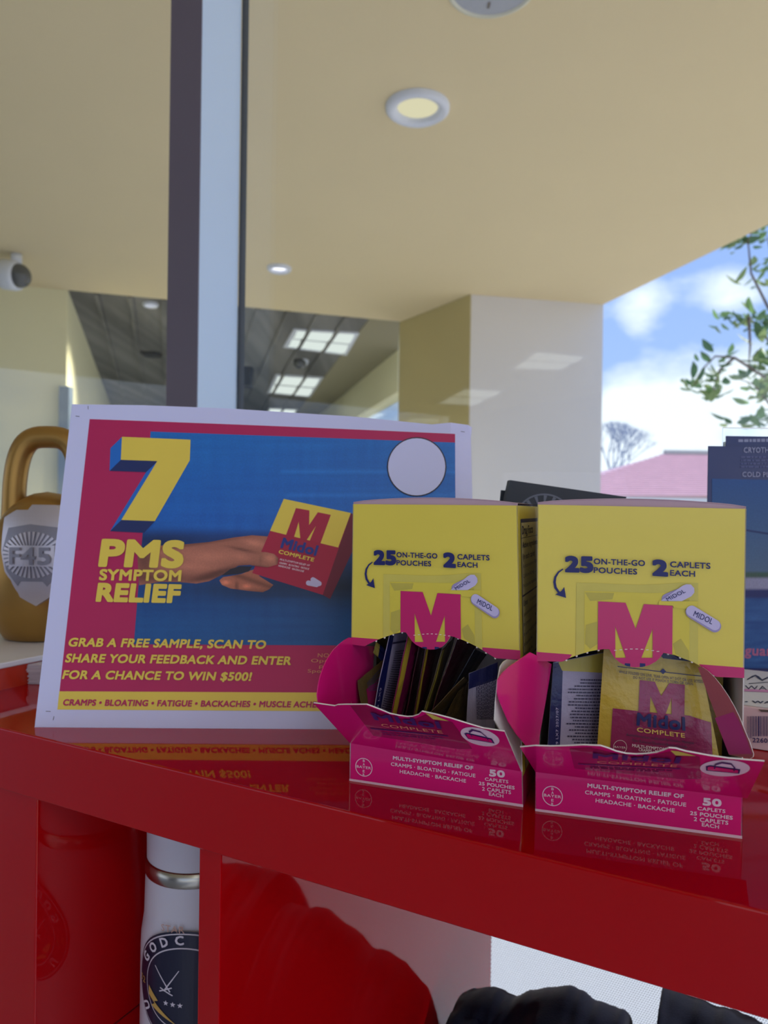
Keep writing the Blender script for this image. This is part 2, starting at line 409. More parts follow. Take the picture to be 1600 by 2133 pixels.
struct(pr('wall_right', [rw(0), rw(3.2), rw(3.2, .15), rw(0, .15)], ZF, -.2, WALLP))
struct(pr('wall_front', [(-7, -5.2), (-3.0, -5.2), (-3.0, -5), (-7, -5)], ZF, ZC + .2, mat('grey_room_wall', rgb(120, 118, 124), .8)))
struct(pr('floor', [(-7, -5), (-7, 4.6), (-5.3, 14), (-1.7, 14), (.3, 5.4), S(1.4, .5)[:2], S(2.5, -1)[:2], (3.9, -5)], ZF - .1, ZF, mat('pale_floor_tile', rgb(176, 182, 200), .35, var=.1, vscale=3)))
struct(pr('pavement', [(-60, -60), (90, -60), (90, 120), (-60, 120)], ZF - .3, ZF - .11, mat('sunlit_concrete', rgb(196, 188, 176), .9, var=.08, vscale=1.5)))
bm = bmesh.new(); box(bm, -1.955, -1.895, 4.31, 4.37, ZF, .85); o = struct(part('trim_2', bm, mat('blue_grey_post', rgb(126, 142, 158), .5)))
# mullion of the glass front
mf = onplane(345, 1000, S(0, .46), NX); mt_ = (mf - P0).dot(UX); mf2 = onplane(409.5, 1000, S(0, .46), NX); mw = (mf2 - P0).dot(UX) - mt_
bm = bmesh.new(); obox(bm, S(mt_, .46, ZF), UX * mw, NX * .083, (0, 0, ZC - ZF), .0015)
struct(part('trim_1', bm, mat('satin_mullion_aluminium', rgb(204, 228, 255), .35, var=.03, vscale=4, metal=0)))
bm = bmesh.new(); obox(bm, S(mt_ + .0004, .4585, ZF), UX * (mw - .0008), NX * .0014, (0, 0, ZC - ZF)); struct(part('trim_4', bm, mat('shaded_mullion_front', rgb(104, 98, 112), .5, var=.04, vscale=8)))  # thin cover over the mullion front, its shade put into a darker colour
bm = bmesh.new(); obox(bm, S(mt_ + mw, .5435, ZF), UX * .003, NX * .012, (0, 0, ZC - ZF)); struct(part('trim_3', bm, mat('black_glazing_gasket', rgb(40, 42, 48), .6)))
# the panes
gl = bpy.data.materials.new('window_glass'); gl.use_nodes = True; t = gl.node_tree; t.nodes.clear()
lw = t.nodes.new('ShaderNodeLayerWeight'); lw.inputs['Blend'].default_value = .5
pw = t.nodes.new('ShaderNodeMath'); pw.operation = 'POWER'; pw.inputs[1].default_value = 5
t.links.new(lw.outputs['Facing'], pw.inputs[0])
ma = t.nodes.new('ShaderNodeMath'); ma.operation = 'MULTIPLY_ADD'; ma.inputs[1].default_value = .95; ma.inputs[2].default_value = .045
t.links.new(pw.outputs[0], ma.inputs[0])
tr = t.nodes.new('ShaderNodeBsdfTransparent'); tr.inputs[0].default_value = (.955, .975, .965, 1)
gs = t.nodes.new('ShaderNodeBsdfGlossy'); gs.inputs['Roughness'].default_value = 0
ms = t.nodes.new('ShaderNodeMixShader'); t.links.new(ma.outputs[0], ms.inputs[0]); t.links.new(tr.outputs[0], ms.inputs[1]); t.links.new(gs.outputs[0], ms.inputs[2])
ou = t.nodes.new('ShaderNodeOutputMaterial'); t.links.new(ms.outputs[0], ou.inputs[0])
for nm, ta, tb in (('window_1', mt_ + mw, 2.6), ('window_2', -5, mt_)):
    bm = bmesh.new(); obox(bm, S(ta + .002, .54, ZF), UX * (tb - ta - .004), NX * .006, (0, 0, ZC - ZF)); struct(part(nm, bm, gl))
bm = bmesh.new(); a = Vector((*rw(.02, .06), -.2)); obox(bm, a, Vector((-.243 * 3.16, 3.16, 0)), (.006, 0, 0), (0, 0, 1.3)); struct(part('window_3', bm, gl))

# ------------------------------------------------------------------ ceiling fittings
TRIMW = mat('white_enamel_trim', rgb(226, 230, 240), .4)
LENS = emit('lit_lens', (.93, .9, 1, 1), 1.6); LENSD = emit('dim_lens', rgb(222, 214, 180), .75)
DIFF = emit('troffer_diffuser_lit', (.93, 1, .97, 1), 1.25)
def downlight(px, py, r, lit, label, z=ZC):
    p = onz(px, py, z); t_ = thing('downlight', label, 'ceiling light', p, 'recessed downlights in the beige ceiling')
    bm = bmesh.new(); lathe(bm, [(r, 0), (r * .99, -.012), (r * .86, -.022), (r * .66, -.012), (r * .63, -.001), (r * .62, .0)], p, 40); part('trim_ring', bm, TRIMW, t_, True)
    bm = bmesh.new(); lathe(bm, [(r * .64, -.002), (0, -.0021)], p, 40); part('lens', bm, lit, t_)
    return p
downlight(870, 222, .104, LENSD, 'large white-rimmed round downlight nearest the camera below the ceiling disc')
p1 = downlight(582, 557, .066, LENS, 'small bright round downlight in the beige ceiling just right of the mullion')
p2 = downlight(997, 628, .066, LENS, 'small bright round downlight where the beige ceiling meets the pale column')
p3 = downlight(314, 632, .05, LENS, 'tiny faint downlight at the edge of the dark ceiling left of the mullion', ZC + .012)
for i, p in enumerate((p1, p2, p3)):
    l = bpy.data.lights.new('downlight_lamp', 'SPOT'); l.energy = (50, 12, 60)[i]; l.spot_size = 2.2; l.spot_blend = .6; l.color = (1, .93, .8); l.shadow_soft_size = .06
    o = bpy.data.objects.new('downlight_lamp', l); C.objects.link(o); o.location = p + Vector((0, 0, -.03))
p = onz(1025, -32, ZC); t_ = thing('ceiling_speaker', 'large grey disc with a cream rim cut off by the top of the photo', 'ceiling speaker', p)
bm = bmesh.new(); lathe(bm, [(.112, 0), (.112, -.008), (.104, -.012), (.1, -.006)], p, 48); part('rim', bm, mat('cream_rim', rgb(222, 220, 200), .5), t_, True)
bm = bmesh.new(); lathe(bm, [(.1005, -.006), (.06, -.008), (0, -.009)], p, 48); part('grille', bm, mat('grey_grille', rgb(172, 176, 186), .6), t_, True)
bm = bmesh.new(); box(bm, p.x - .002, p.x + .004, p.y + .05, p.y + .07, p.z - .0105, p.z - .0075); part('latch', bm, mat('brown_latch', rgb(110, 100, 90), .5), t_)

DIFC = emit('corridor_diffuser_lit', (.93, 1, .96, 1), .62)
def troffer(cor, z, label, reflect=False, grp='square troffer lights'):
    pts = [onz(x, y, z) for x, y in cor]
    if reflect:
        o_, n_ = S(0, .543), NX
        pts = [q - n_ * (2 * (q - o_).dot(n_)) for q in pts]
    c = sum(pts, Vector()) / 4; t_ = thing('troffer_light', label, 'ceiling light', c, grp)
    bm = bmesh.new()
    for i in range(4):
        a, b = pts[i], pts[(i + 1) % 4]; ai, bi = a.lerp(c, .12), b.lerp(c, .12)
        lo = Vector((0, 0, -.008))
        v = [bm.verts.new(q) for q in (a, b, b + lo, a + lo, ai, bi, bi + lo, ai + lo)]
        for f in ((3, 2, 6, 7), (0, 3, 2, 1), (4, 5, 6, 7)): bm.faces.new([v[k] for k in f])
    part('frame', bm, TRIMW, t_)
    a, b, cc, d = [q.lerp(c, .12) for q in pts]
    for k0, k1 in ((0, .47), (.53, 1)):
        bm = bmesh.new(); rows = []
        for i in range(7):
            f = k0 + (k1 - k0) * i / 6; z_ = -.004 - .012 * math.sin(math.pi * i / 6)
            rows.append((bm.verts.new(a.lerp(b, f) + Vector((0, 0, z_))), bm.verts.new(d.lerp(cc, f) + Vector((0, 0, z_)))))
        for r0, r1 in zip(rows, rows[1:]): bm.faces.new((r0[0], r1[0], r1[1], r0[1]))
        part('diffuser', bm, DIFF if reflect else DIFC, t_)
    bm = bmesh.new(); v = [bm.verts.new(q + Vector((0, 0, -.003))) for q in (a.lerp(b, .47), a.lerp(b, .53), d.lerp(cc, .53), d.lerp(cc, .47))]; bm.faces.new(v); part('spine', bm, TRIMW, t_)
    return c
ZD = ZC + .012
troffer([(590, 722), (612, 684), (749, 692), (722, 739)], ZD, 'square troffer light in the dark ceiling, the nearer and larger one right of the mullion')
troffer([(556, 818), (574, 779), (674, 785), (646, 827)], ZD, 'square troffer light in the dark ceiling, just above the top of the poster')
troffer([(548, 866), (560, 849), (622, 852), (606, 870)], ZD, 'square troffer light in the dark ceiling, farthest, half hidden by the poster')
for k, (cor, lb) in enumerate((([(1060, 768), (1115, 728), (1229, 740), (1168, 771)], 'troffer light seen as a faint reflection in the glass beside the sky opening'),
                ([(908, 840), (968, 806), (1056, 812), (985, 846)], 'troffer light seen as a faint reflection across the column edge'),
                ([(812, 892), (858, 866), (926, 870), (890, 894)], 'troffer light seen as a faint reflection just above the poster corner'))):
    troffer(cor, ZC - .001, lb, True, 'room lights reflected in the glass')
DIFF2 = emit('fill_panel_lit', (.9, .94, 1, 1), 4.8)  # added fill panels behind the camera, out of view, to brighten the room
for (x_, y_, nm_) in ((.5, -1.6, 'nearest behind the camera'), (.5, -3.3, 'at the rear left'), (2.1, -2.4, 'at the rear right')):
    c_ = Vector((x_, y_, ZC)); t_ = thing('fill_panel', 'added fill light panel on the unseen room ceiling, ' + nm_, 'ceiling light', c_, 'added fill panels of the room')
    bm = bmesh.new(); box(bm, x_ - .31, x_ + .31, y_ - .31, y_ + .31, ZC - .012, ZC - .001); part('frame', bm, TRIMW, t_)
    bm = bmesh.new(); box(bm, x_ - .28, x_ + .28, y_ - .28, y_ + .28, ZC - .0135, ZC - .0118); part('diffuser', bm, DIFF2, t_)
# dome cameras and speakers
def dome(c, r, label, side, zc_):
    t_ = thing('dome_camera', label, 'security camera', c)
    ax = side.normalized()
    bm = bmesh.new(); lathe(bm, [(0, -r * 1.2), (r * .8, -r * 1.15), (r * .98, -r * .9), (r, -.1 * r), (r * .94, .12 * r), (r * .8, .2 * r)], c, 32, ax); part('housing', bm, TRIMW, t_, True)
    bm = bmesh.new(); lathe(bm, [(r * .8 * math.cos(a), .2 * r + r * .75 * math.sin(a)) for a in [i * math.pi / 16 for i in range(9)]], c, 32, ax); part('bubble', bm, mat('smoked_dome', rgb(70, 74, 80), .12, coat=.5), t_, True)
    bm = bmesh.new(); tube(bm, [c + Vector((0, 0, r * .7)), Vector((c.x, c.y, zc_ - .002))], r * .35, 12); part('mount', bm, TRIMW, t_, True)
q = aty(34, 574, 3.75); dome(q, .078, 'white dome security camera under the ceiling at the left edge', Vector((1, -.15, -.12)), ZC)
q = aty(625, 752, 6.4); dome(q, .075, 'grey dome camera hanging between the two corridor troffer lights', Vector((-.1, -.5, -1)), ZD)
def speaker(px, py, Y, w_, h_, label):
    c = aty(px, py, Y); t_ = thing('wall_speaker', label, 'speaker', c)
    bm = bmesh.new(); box(bm, c.x - w_ / 2, c.x + w_ / 2, Y - .08, Y + .08, c.z - h_ / 2, c.z + h_ / 2, .02); part('cabinet', bm, mat('black_speaker_cabinet', rgb(26, 31, 44), .6), t_)
    bm = bmesh.new(); tube(bm, [(c.x, Y, c.z + h_ / 2 - .01), (c.x, Y, ZD - .004)], .012); part('bracket', bm, mat('dark_bracket', rgb(90, 88, 84), .6), t_)
speaker(505, 768, 6.8, .2, .36, 'dark hanging speaker just right of the pale mullion')
speaker(316, 722, 6.2, .15, .17, 'small dark speaker left of the mullion, the upper of two')
speaker(317, 772, 8.2, .17, .24, 'small dark speaker left of the mullion, the lower of two')

# ------------------------------------------------------------------ outdoors
tile = mat('pink_clay_tile', rgb(234, 190, 196), .8, var=.1, vscale=3)
H0 = 24.0
def hz(px, py, Y): return aty(px, py, Y)
t_ = thing('house', 'low house with a pink tiled hip roof beyond the sky opening', 'house', (hz(1400, 1030, H0).x, H0, ZF - .11))
e0, e1 = hz(1120, 1034, H0), hz(2100, 1034, H0); zE = e0.z
rg0, rg1 = hz(1384, 946, H0 + 3.5), hz(2050, 880, H0 + 3.5); rg1.z = rg0.z
bm = bmesh.new(); box(bm, e0.x + .4, e1.x - .4, H0 + .4, H0 + 7, ZF - .11, zE); part('wall', bm, mat('stucco', rgb(226, 216, 204), .9), t_)
bm = bmesh.new(); e0b, e1b = e0 + Vector((0, 7.4, 0)), e1 + Vector((0, 7.4, 0))
v = [bm.verts.new(q) for q in (e0, e1, rg1, rg0, e0b, e1b)]
for f in ((0, 1, 2, 3), (0, 3, 4), (1, 5, 2), (3, 2, 5, 4)): bm.faces.new([v[i] for i in f])
rf = part('roof', bm, tile, t_)
bm = bmesh.new()
for i in range(22):   # tile courses, proud of the roof plane
    f = i / 22; a = e0.lerp(rg0, f); b = e1.lerp(rg1, f); a2 = e0.lerp(rg0, f + .05); b2 = e1.lerp(rg1, f + .05)
    up = Vector((0, -.02, .05)); v = [bm.verts.new(q) for q in (a + up, b + up, b2 + up * .1, a2 + up * .1, a, b)]
    bm.faces.new(v[:4]); bm.faces.new((v[4], v[5], v[1], v[0]))
o = part('roof_tiles', bm, tile, rf); o['kind'] = 'stuff'
bm = bmesh.new(); box(bm, e0.x, e1.x, H0 - .05, H0 + .05, zE - .28, zE + .02); part('fascia', bm, mat('white_fascia', rgb(232, 230, 226), .7), t_)
bm = bmesh.new(); tube(bm, [rg0 + Vector((0, 0, .05)), rg1 + Vector((0, 0, .05))], .12, 8); part('ridge_cap', bm, mat('grey_ridge', rgb(190, 186, 176), .8), t_)

BARK = mat('bark', rgb(98, 84, 78), .9, var=.2)
LEAFM = [mat('leaf_green', rgb(120, 156, 96), .5, var=.2, trans=.45), mat('leaf_olive', rgb(140, 160, 104), .5, var=.2, trans=.45), mat('leaf_dark', rgb(84, 122, 84), .5, var=.2, trans=.4)]
tr_ = thing('street_tree', 'leafy tree with drooping twigs at the right edge against the sky', 'tree', (hz(1680, 1000, 6).x, 6.0, ZF - .11))
def leafmesh(k):
    me = bpy.data.meshes.new('leaf'); v = []; f = []
    prof = [(0, 0), (.018, .02), (.03, .05), (.028, .08), (.014, .105), (0, .125)]
    for x, y in prof: v += [(-x, y, x * .35), (0, y, 0), (x, y, x * .35)]
    for i in range(5):
        a = i * 3; f += [(a, a + 1, a + 4, a + 3), (a + 1, a + 2, a + 5, a + 4)]
    me.from_pydata(v, [], f); me.materials.append(LEAFM[k]); return me
LM = [leafmesh(k) for k in range(3)]
def leaf(p, sz, parent):
    o = bpy.data.objects.new('leaf', rnd.choice(LM)); C.objects.link(o); o.parent = parent
    o.location = p - parent_loc(parent); o.rotation_euler = (rnd.uniform(1.9, 3.2), rnd.uniform(-.6, .6), rnd.uniform(0, 6.28)); o.scale = (sz, sz, sz)
bm = bmesh.new(); base = Vector((tr_.location.x, 6, ZF - .11)); top = hz(1640, 300, 6)
tube(bm, [base, base + Vector((.03, 0, .8)), base + Vector((-.02, 0, 1.5)), hz(1668, 850, 6), hz(1640, 600, 6), top], [.07, .06, .055, .045, .03, .015], 10); part('trunk', bm, BARK, tr_, True)
brs = [[(1655, 720), (1600, 640), (1565, 570), (1558, 500), (1575, 470)], [(1650, 620), (1612, 560), (1598, 490)], [(1660, 800), (1610, 720), (1560, 660), (1530, 668)],
       [(1665, 850), (1600, 790), (1530, 745), (1490, 742), (1462, 770), (1448, 800)], [(1530, 745), (1500, 770), (1487, 812), (1484, 835)], [(1662, 900), (1610, 850), (1570, 800), (1540, 790)],
       [(1560, 660), (1563, 720), (1560, 760)], [(1575, 480), (1545, 490), (1510, 512)]]
spots = []
for b_ in brs:
    dy = rnd.uniform(-.3, .3); pts = [hz(x, y, 6 + dy) for x, y in b_]; bm = bmesh.new(); tube(bm, pts, [.014 - .011 * i / (len(pts) - 1) for i in range(len(pts))], 6); br = part('branch', bm, BARK, tr_, True)
for (x, y, n, r) in ((1536, 672, 9, 34), (1487, 750, 5, 20), (1450, 802, 8, 22), (1484, 829, 6, 16), (1499, 797, 5, 16), (1544, 499, 10, 30), (1585, 470, 10, 26), (1588, 560, 6, 26), (1585, 817, 14, 34), (1592, 700, 12, 26), (1595, 760, 12, 24), (1560, 590, 3, 20), (1592, 880, 10, 22), (1500, 512, 4, 16), (1520, 880, 2, 12), (1640, 600, 12, 50), (1650, 820, 14, 50), (1575, 660, 7, 22), (1560, 790, 4, 20)):
    for i in range(int(n * 2)):
        leaf(hz(x + rnd.gauss(0, r * .55), y + rnd.gauss(0, r * .5), 6 + rnd.uniform(-.25, .25)), rnd.uniform(.7, 1.45), tr_)
# far hazy bare tree
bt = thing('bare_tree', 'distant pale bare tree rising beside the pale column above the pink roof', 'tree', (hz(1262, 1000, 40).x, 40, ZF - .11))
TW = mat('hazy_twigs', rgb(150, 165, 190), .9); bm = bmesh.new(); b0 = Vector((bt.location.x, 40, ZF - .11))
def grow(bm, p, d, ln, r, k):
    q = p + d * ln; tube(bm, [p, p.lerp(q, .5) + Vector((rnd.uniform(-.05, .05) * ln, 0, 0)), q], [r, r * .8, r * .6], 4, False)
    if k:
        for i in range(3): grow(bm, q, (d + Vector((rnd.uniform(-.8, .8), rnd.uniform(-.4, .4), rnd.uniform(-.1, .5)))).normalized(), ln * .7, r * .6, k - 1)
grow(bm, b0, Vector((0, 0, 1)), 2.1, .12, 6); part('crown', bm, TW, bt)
# ------------------------------------------------------------------ the red counter
RED = mat('glossy_red_lacquer', rgb(172, 4, 11), .04, ior=1.38, coat=0, var=.04, vscale=6)
PX = S(.1774, 0)
t_d = (onplane(450, 1800, P0, NX) - P0).dot(UX); t_d0 = (onplane(404, 1800, P0, NX) - P0).dot(UX); t_l = (onplane(65, 1700, P0, NX) - P0).dot(UX)
ctr = thing('reception_counter', 'glossy red counter with open cubbies under its thick top', 'counter', S(.2, .2, ZF))
bm = bmesh.new(); obox(bm, S(-.9, 0, -.039), UX * 2.6, NX * .45, (0, 0, .039), .0011, 3); part('worktop', bm, RED, ctr)
for nm, ta, tb, sb in (('left_panel', -.6, t_l, .43), ('divider_panel', t_d0, t_d, .45), ('right_panel', 1.2, 1.24, .45)):
    bm = bmesh.new(); obox(bm, S(ta, .004, ZF + .001), UX * (tb - ta), NX * (sb - .006), (0, 0, -.0392 - ZF - .001), .0008, 2); o = part('panel', bm, RED, ctr)
bm = bmesh.new(); obox(bm, S(t_l, .01, -.348), UX * (t_d0 - t_l), NX * .42, (0, 0, .018)); part('shelf', bm, RED, ctr)
bm = bmesh.new(); obox(bm, S(t_d, .01, -.478), UX * (1.2 - t_d), NX * .44, (0, 0, .018)); part('shelf', bm, RED, ctr)
bm = bmesh.new(); obox(bm, S(t_l, .006, -.2215), UX * .0004, NX * .42, (0, 0, .0009)); part('panel_joint', bm, mat('dark_red_joint', rgb(90, 6, 14), .4), ctr)
# perforated film on the low part of the pane
fm = bpy.data.materials.new('perforated_white_film'); fm.use_nodes = True; t = fm.node_tree; n = t.nodes; l = t.links; b = n['Principled BSDF']; b.inputs['Roughness'].default_value = .6
uv = n.new('ShaderNodeUVMap'); uv.uv_map = 'cell'; sp = n.new('ShaderNodeSeparateXYZ'); l.new(uv.outputs[0], sp.inputs[0])
def mth(op, a, b_=None, c_=None):
    q = n.new('ShaderNodeMath'); q.operation = op
    for i, v in enumerate((a, b_, c_)):
        if v is None: continue
        if isinstance(v, (int, float)): q.inputs[i].default_value = v
        else: l.new(v, q.inputs[i])
    return q.outputs[0]
row = mth('FLOOR', sp.outputs[1]); off = mth('MULTIPLY', mth('MODULO', row, 2.0), .5)
fx = mth('SUBTRACT', mth('FRACT', mth('ADD', sp.outputs[0], off)), .5); fy = mth('SUBTRACT', mth('FRACT', sp.outputs[1]), .5)
dd = mth('ADD', mth('MULTIPLY', fx, fx), mth('MULTIPLY', fy, fy)); hole = mth('LESS_THAN', dd, .07)
mxf = n.new('ShaderNodeMix'); mxf.data_type = 'RGBA'; l.new(hole, mxf.inputs['Factor']); mxf.inputs['A'].default_value = rgb(246, 249, 255); mxf.inputs['B'].default_value = rgb(30, 38, 70)
l.new(mxf.outputs['Result'], b.inputs['Base Color']); tl = n.new('ShaderNodeBsdfTranslucent'); l.new(mxf.outputs['Result'], tl.inputs[0])
mss = n.new('ShaderNodeMixShader'); mss.inputs[0].default_value = .94; l.new(b.outputs[0], mss.inputs[1]); l.new(tl.outputs[0], mss.inputs[2]); l.new(mss.outputs[0], n['Material Output'].inputs['Surface'])
me = bpy.data.meshes.new('window_film'); ta, tb = -1.0, 1.6; z0, z1 = -.95, -.02
c_ = S(0, .4965); me.from_pydata([S(a, s_, z) for s_ in (.535, .537) for a, z in ((ta, z0), (tb, z0), (tb, z1), (ta, z1))], [], [(0, 1, 2, 3), (7, 6, 5, 4), (0, 4, 5, 1), (2, 6, 7, 3)])
ul = me.uv_layers.new(name='cell'); pt = .0026; idx = [(ta, z0), (tb, z0), (tb, z1), (ta, z1)] * 2
for lo in me.loops: a, z = idx[lo.vertex_index]; ul.data[lo.index].uv = ((a + 2) / pt, (z + 2) / pt)
o = link('window_film', me, fm); tag(o, 'white perforated film on the low glass beneath the red counter top', 'window film')

# ------------------------------------------------------------------ raised plinth at the left, kettlebell, card stack
g0, g1 = onz(0, 1438), onz(95, 1416); gd = Vector((g1 - g0)); gd.z = 0; gd.normalize(); gn = Vector((-gd.y, gd.x, 0))   # gn points left
pl = thing('display_plinth', 'low red block with a white top under the golden kettlebell', 'plinth', g0 + gn * .15)
A = g0 - gd * .012; bm = bmesh.new(); obox(bm, A, gd * .21, gn * .4, (0, 0, .0165)); part('base', bm, mat('orange_red_lacquer', rgb(196, 52, 24), .25, coat=.3), pl)
bm = bmesh.new(); obox(bm, A - gd * .002 - gn * .002 + Vector((0, 0, .0166)), gd * .214, gn * .404, (0, 0, .0045), .001); part('top_board', bm, mat('white_laminate', rgb(226, 224, 226), .4), pl)
ZT = .0212
kc = aty(98, 1150, .665); kc.z = ZT
GOLD = mat('gold_paint', rgb(168, 130, 66), .36, metal=.7, var=.08, bump=.06, bscale=200)
SILV = mat('brushed_silver_badge', rgb(196, 190, 196), .32, metal=.55, var=.06)
SILVD = mat('dark_silver_recess', rgb(138, 136, 146), .4, metal=.4)
kb = thing('kettlebell', 'golden kettlebell with a silver badge left of the poster', 'kettlebell', kc)
k = .66 / 1500
bm = bmesh.new(); R_ = 118 * k; HZ = 176 * k; prof = [(0, 0), (70 * k, 0), (78 * k, .001)]
a0 = -math.acos(80 / 118)
for i in range(17):
    a = a0 + (1.35 - a0) * i / 16; prof.append((R_ * math.cos(a), HZ * (math.sin(a) - math.sin(a0)) * .98 + .0015))
zc_b = HZ * -math.sin(a0) * .98; prof.append((0, prof[-1][1] + .002)); lathe(bm, prof, kc, 48); part('body', bm, GOLD, kb, True)
zt = HC + (1052 - 911) * k - ZT; hw = 71 * k; hp = []
for i in range(33):
    a = math.pi * i / 32; ca, sa = math.cos(a), math.sin(a)
    hp.append(kc + Vector((-hw * math.copysign(abs(ca) ** .62, ca), 0, HZ * 1.25 + (zt - HZ * 1.25) * sa ** .55)))
hp = [kc + Vector((-hw * .92, 0, HZ * .9))] + hp + [kc + Vector((hw * .92, 0, HZ * .9))]
bm = bmesh.new(); tube(bm, hp, [.0125, .0112] + [.0102] * 31 + [.0112, .0125], 18); part('handle', bm, GOLD, kb, True)
# badge: a curved shield standing proud of the body
def badge(pts, r0, m, name, parent, par=None):
    """pts in pixels; wrapped round the body at radius factor r0"""
    ppx, fs = cdt(pts, (9, 9)); V = []; 
    for x, y in ppx:
        yb = kc.y - R_ * 1.13; P = aty(x, y, yb); dx = P.x - aty(66, 1156, yb).x; dz = P.z - aty(66, 1156, yb).z
        yy = yb - (r0 - 1.06) * .045 + (dx * dx * .32 + dz * dz * .2) / R_ - dx * .12; V.append(Vector((P.x, yy, P.z)))
    F = []
    for f in fs:
        a, b_, c = V[f[0]], V[f[1]], V[f[2]]; F.append(f if (b_ - a).cross(c - a).y < 0 else f[::-1])
    n_ = len(V); V2 = V + [v + Vector((0, .0012 if r0 > 1.07 else .018, 0)) for v in V]; faces = [tuple(f) for f in F]; E_ = {}
    for f in F:
        for i in range(len(f)): E_[(f[i], f[(i + 1) % len(f)])] = 1
    for (i, j) in E_:
        if (j, i) not in E_: faces.append((j, i, i + n_, j + n_))
    return mesh(name, V2, faces, m, parent)
sh = [(-8, 1078), (22, 1062), (50, 1062), (58, 1051), (110, 1052), (118, 1064), (134, 1068), (150, 1090), (150, 1150), (134, 1215), (110, 1238), (66, 1265), (20, 1240), (0, 1200), (-10, 1150)]
bd = badge(sh, 1.06, SILV, 'badge', kb)
badge([(8, 1100), (60, 1092), (128, 1100), (138, 1150), (126, 1190), (96, 1222), (88, 1212), (38, 1212), (30, 1222), (4, 1190), (-6, 1150)], 1.075, SILVD, 'badge_field', bd)
for i in range(36):
    a = math.radians(i * 10 + 5); r1, r2 = 26, 70 - 8 * abs(math.sin(a)); c = (66, 1156)
    p0 = (c[0] + r1 * math.cos(a) * 1.3, c[1] + r1 * math.sin(a) * .8); p1_ = (c[0] + r2 * math.cos(a), c[1] + r2 * .78 * math.sin(a))
    badge(stroke([p0, p1_], [1.5, 6]), 1.1, SILV, 'ray', bd)
badge([(14, 1136), (116, 1136), (116, 1180), (14, 1180)], 1.12, SILV, 'nameplate', bd)
v, f = glyphs('F45'); x0, x1 = min(p[0] for p in v), max(p[0] for p in v)
for dxy in ((0, 0), (2.4, 0), (0, 2.4), (2.4, 2.4)):
    pts = [(19 + (p[0] - x0) / (x1 - x0) * 90 + dxy[0] - 1, 1175 - p[1] / CAP * 34 + dxy[1] - 1) for p in v]; V = []
    for x, y in pts:
        yb = kc.y - R_ * 1.13; P = aty(x, y, yb); dx = P.x - aty(66, 1156, yb).x; dz = P.z - aty(66, 1156, yb).z
        V.append(Vector((P.x, yb - .0042 - dxy[0] * 1e-5 - dxy[1] * 2e-5 + (dx * dx * .32 + dz * dz * .2) / R_ - dx * .12, P.z)))
    mesh('lettering', V, f, SILVD, bd)
cs = thing('card_stack', 'small stack of white cards on the red counter behind the poster', 'card stack', onz(80, 1425))
bm = bmesh.new(); c0 = onz(59, 1425.5)
for i in range(26):
    dz = .0158 / 26; j = rnd.uniform(-.0008, .0008) - (.0012 if i > 14 else 0); obox(bm, c0 + Vector((j, rnd.uniform(-.0005, .0005), i * dz + .0001)), Vector((.085, -.004, 0)), Vector((.002, .05, 0)), (0, 0, dz * .82))
o = part('cards', bm, mat('card_edges', rgb(200, 190, 196), .6, var=.1), cs); o['kind'] = 'stuff'

# ------------------------------------------------------------------ the poster
pBL, pBR = onz(72, 1515), onz(988, 1521); pu = (pBR - pBL).normalized(); pn = Vector((pu.y, -pu.x, 0))   # pn towards the camera
LEAN = .2486; pv = (-pn) * math.sin(LEAN) + Vector((0, 0, math.cos(LEAN))); pnn = pu.cross(pv).normalized()
pTL, pTR = onplane(150, 842, pBL, pnn), onplane(985, 886, pBL, pnn)
def pbend(a, b):
    r = 0
    if a > .955 and b > .0: r -= (a - .955) ** 1.5 * 1.1 * max(0, (b - .55) / .45) ** 1.2 if b > .55 else 0
    return r + .0012 * math.sin(math.pi * a) * b
PQ = Quad(pBL, pBR, pTR, pTL, pbend)
PAPER = mat('office_paper', rgb(212, 216, 255), .7, var=.02, vscale=12, bump=.05, bscale=60)
pM = mat('poster_magenta', rgb(186, 26, 92), .5, var=.05, vscale=30); pY = mat('poster_yellow', rgb(236, 210, 84), .5, var=.04); pB = mat('poster_blue', rgb(24, 100, 190), .5, var=.05)
pB2 = mat('poster_bright_blue', rgb(22, 110, 204), .5); pNv = mat('poster_navy', rgb(22, 44, 104), .5); pK = mat('poster_black_line', rgb(30, 34, 60), .5)
pos = thing('poster', 'printed poster with a large yellow 7 leaning behind the cartons', 'poster', pBL.lerp(pBR, .5))
top = [(150, 842), (300, 844), (480, 851), (600, 859), (730, 867), (820, 876), (900, 884), (975, 885), (983, 890)]
outl = [(0, 0), (1, 0), (1, .97)] + [PQ.inv(*p) for p in top[::-1]]
sheet('paper_sheet', PQ, outl, PAPER, PAPER, pos, .0002, (.06, .08))
def pf(name, pts, m_, lay, step=(.08, .1), parent=None): return flat(name, PQ, pp(PQ, pts), m_, parent or pos, lay, step)
field = pf('print_field', [(187, 873), (948, 904), (951, 1483), (120, 1478)], pM, 1)
def blue(x, y):
    f = min(1, max(0, (y - 1100) / 18)); g_ = min(1, max(0, (y - 1120) / 200)); up = (18, 112 + (1000 - y) * .05, 206); dn = (12, 66 + 24 * g_, 138 + 24 * g_)
    s = math.exp(-((x - 560) / 170) ** 2 - ((y - 1225) / 26) ** 2) * .35 + math.exp(-((x - 715) / 60) ** 2 - ((y - 1215) / 50) ** 2) * .4 + math.exp(-((x - 330) / 90) ** 2 - ((y - 1125) / 26) ** 2) * .2
    st = noise.noise(Vector((x * .004, y * .25, 3))) * 9 + noise.noise(Vector((x * .08, y * .01, 8))) * 6
    if abs(y - 982) < 4 and x > 590 or abs(y - 1031) < 5 and x > 600: st += 16
    return tuple((u * (1 - f) + d * f) * (1 - s) + st for u, d in zip(up, dn))
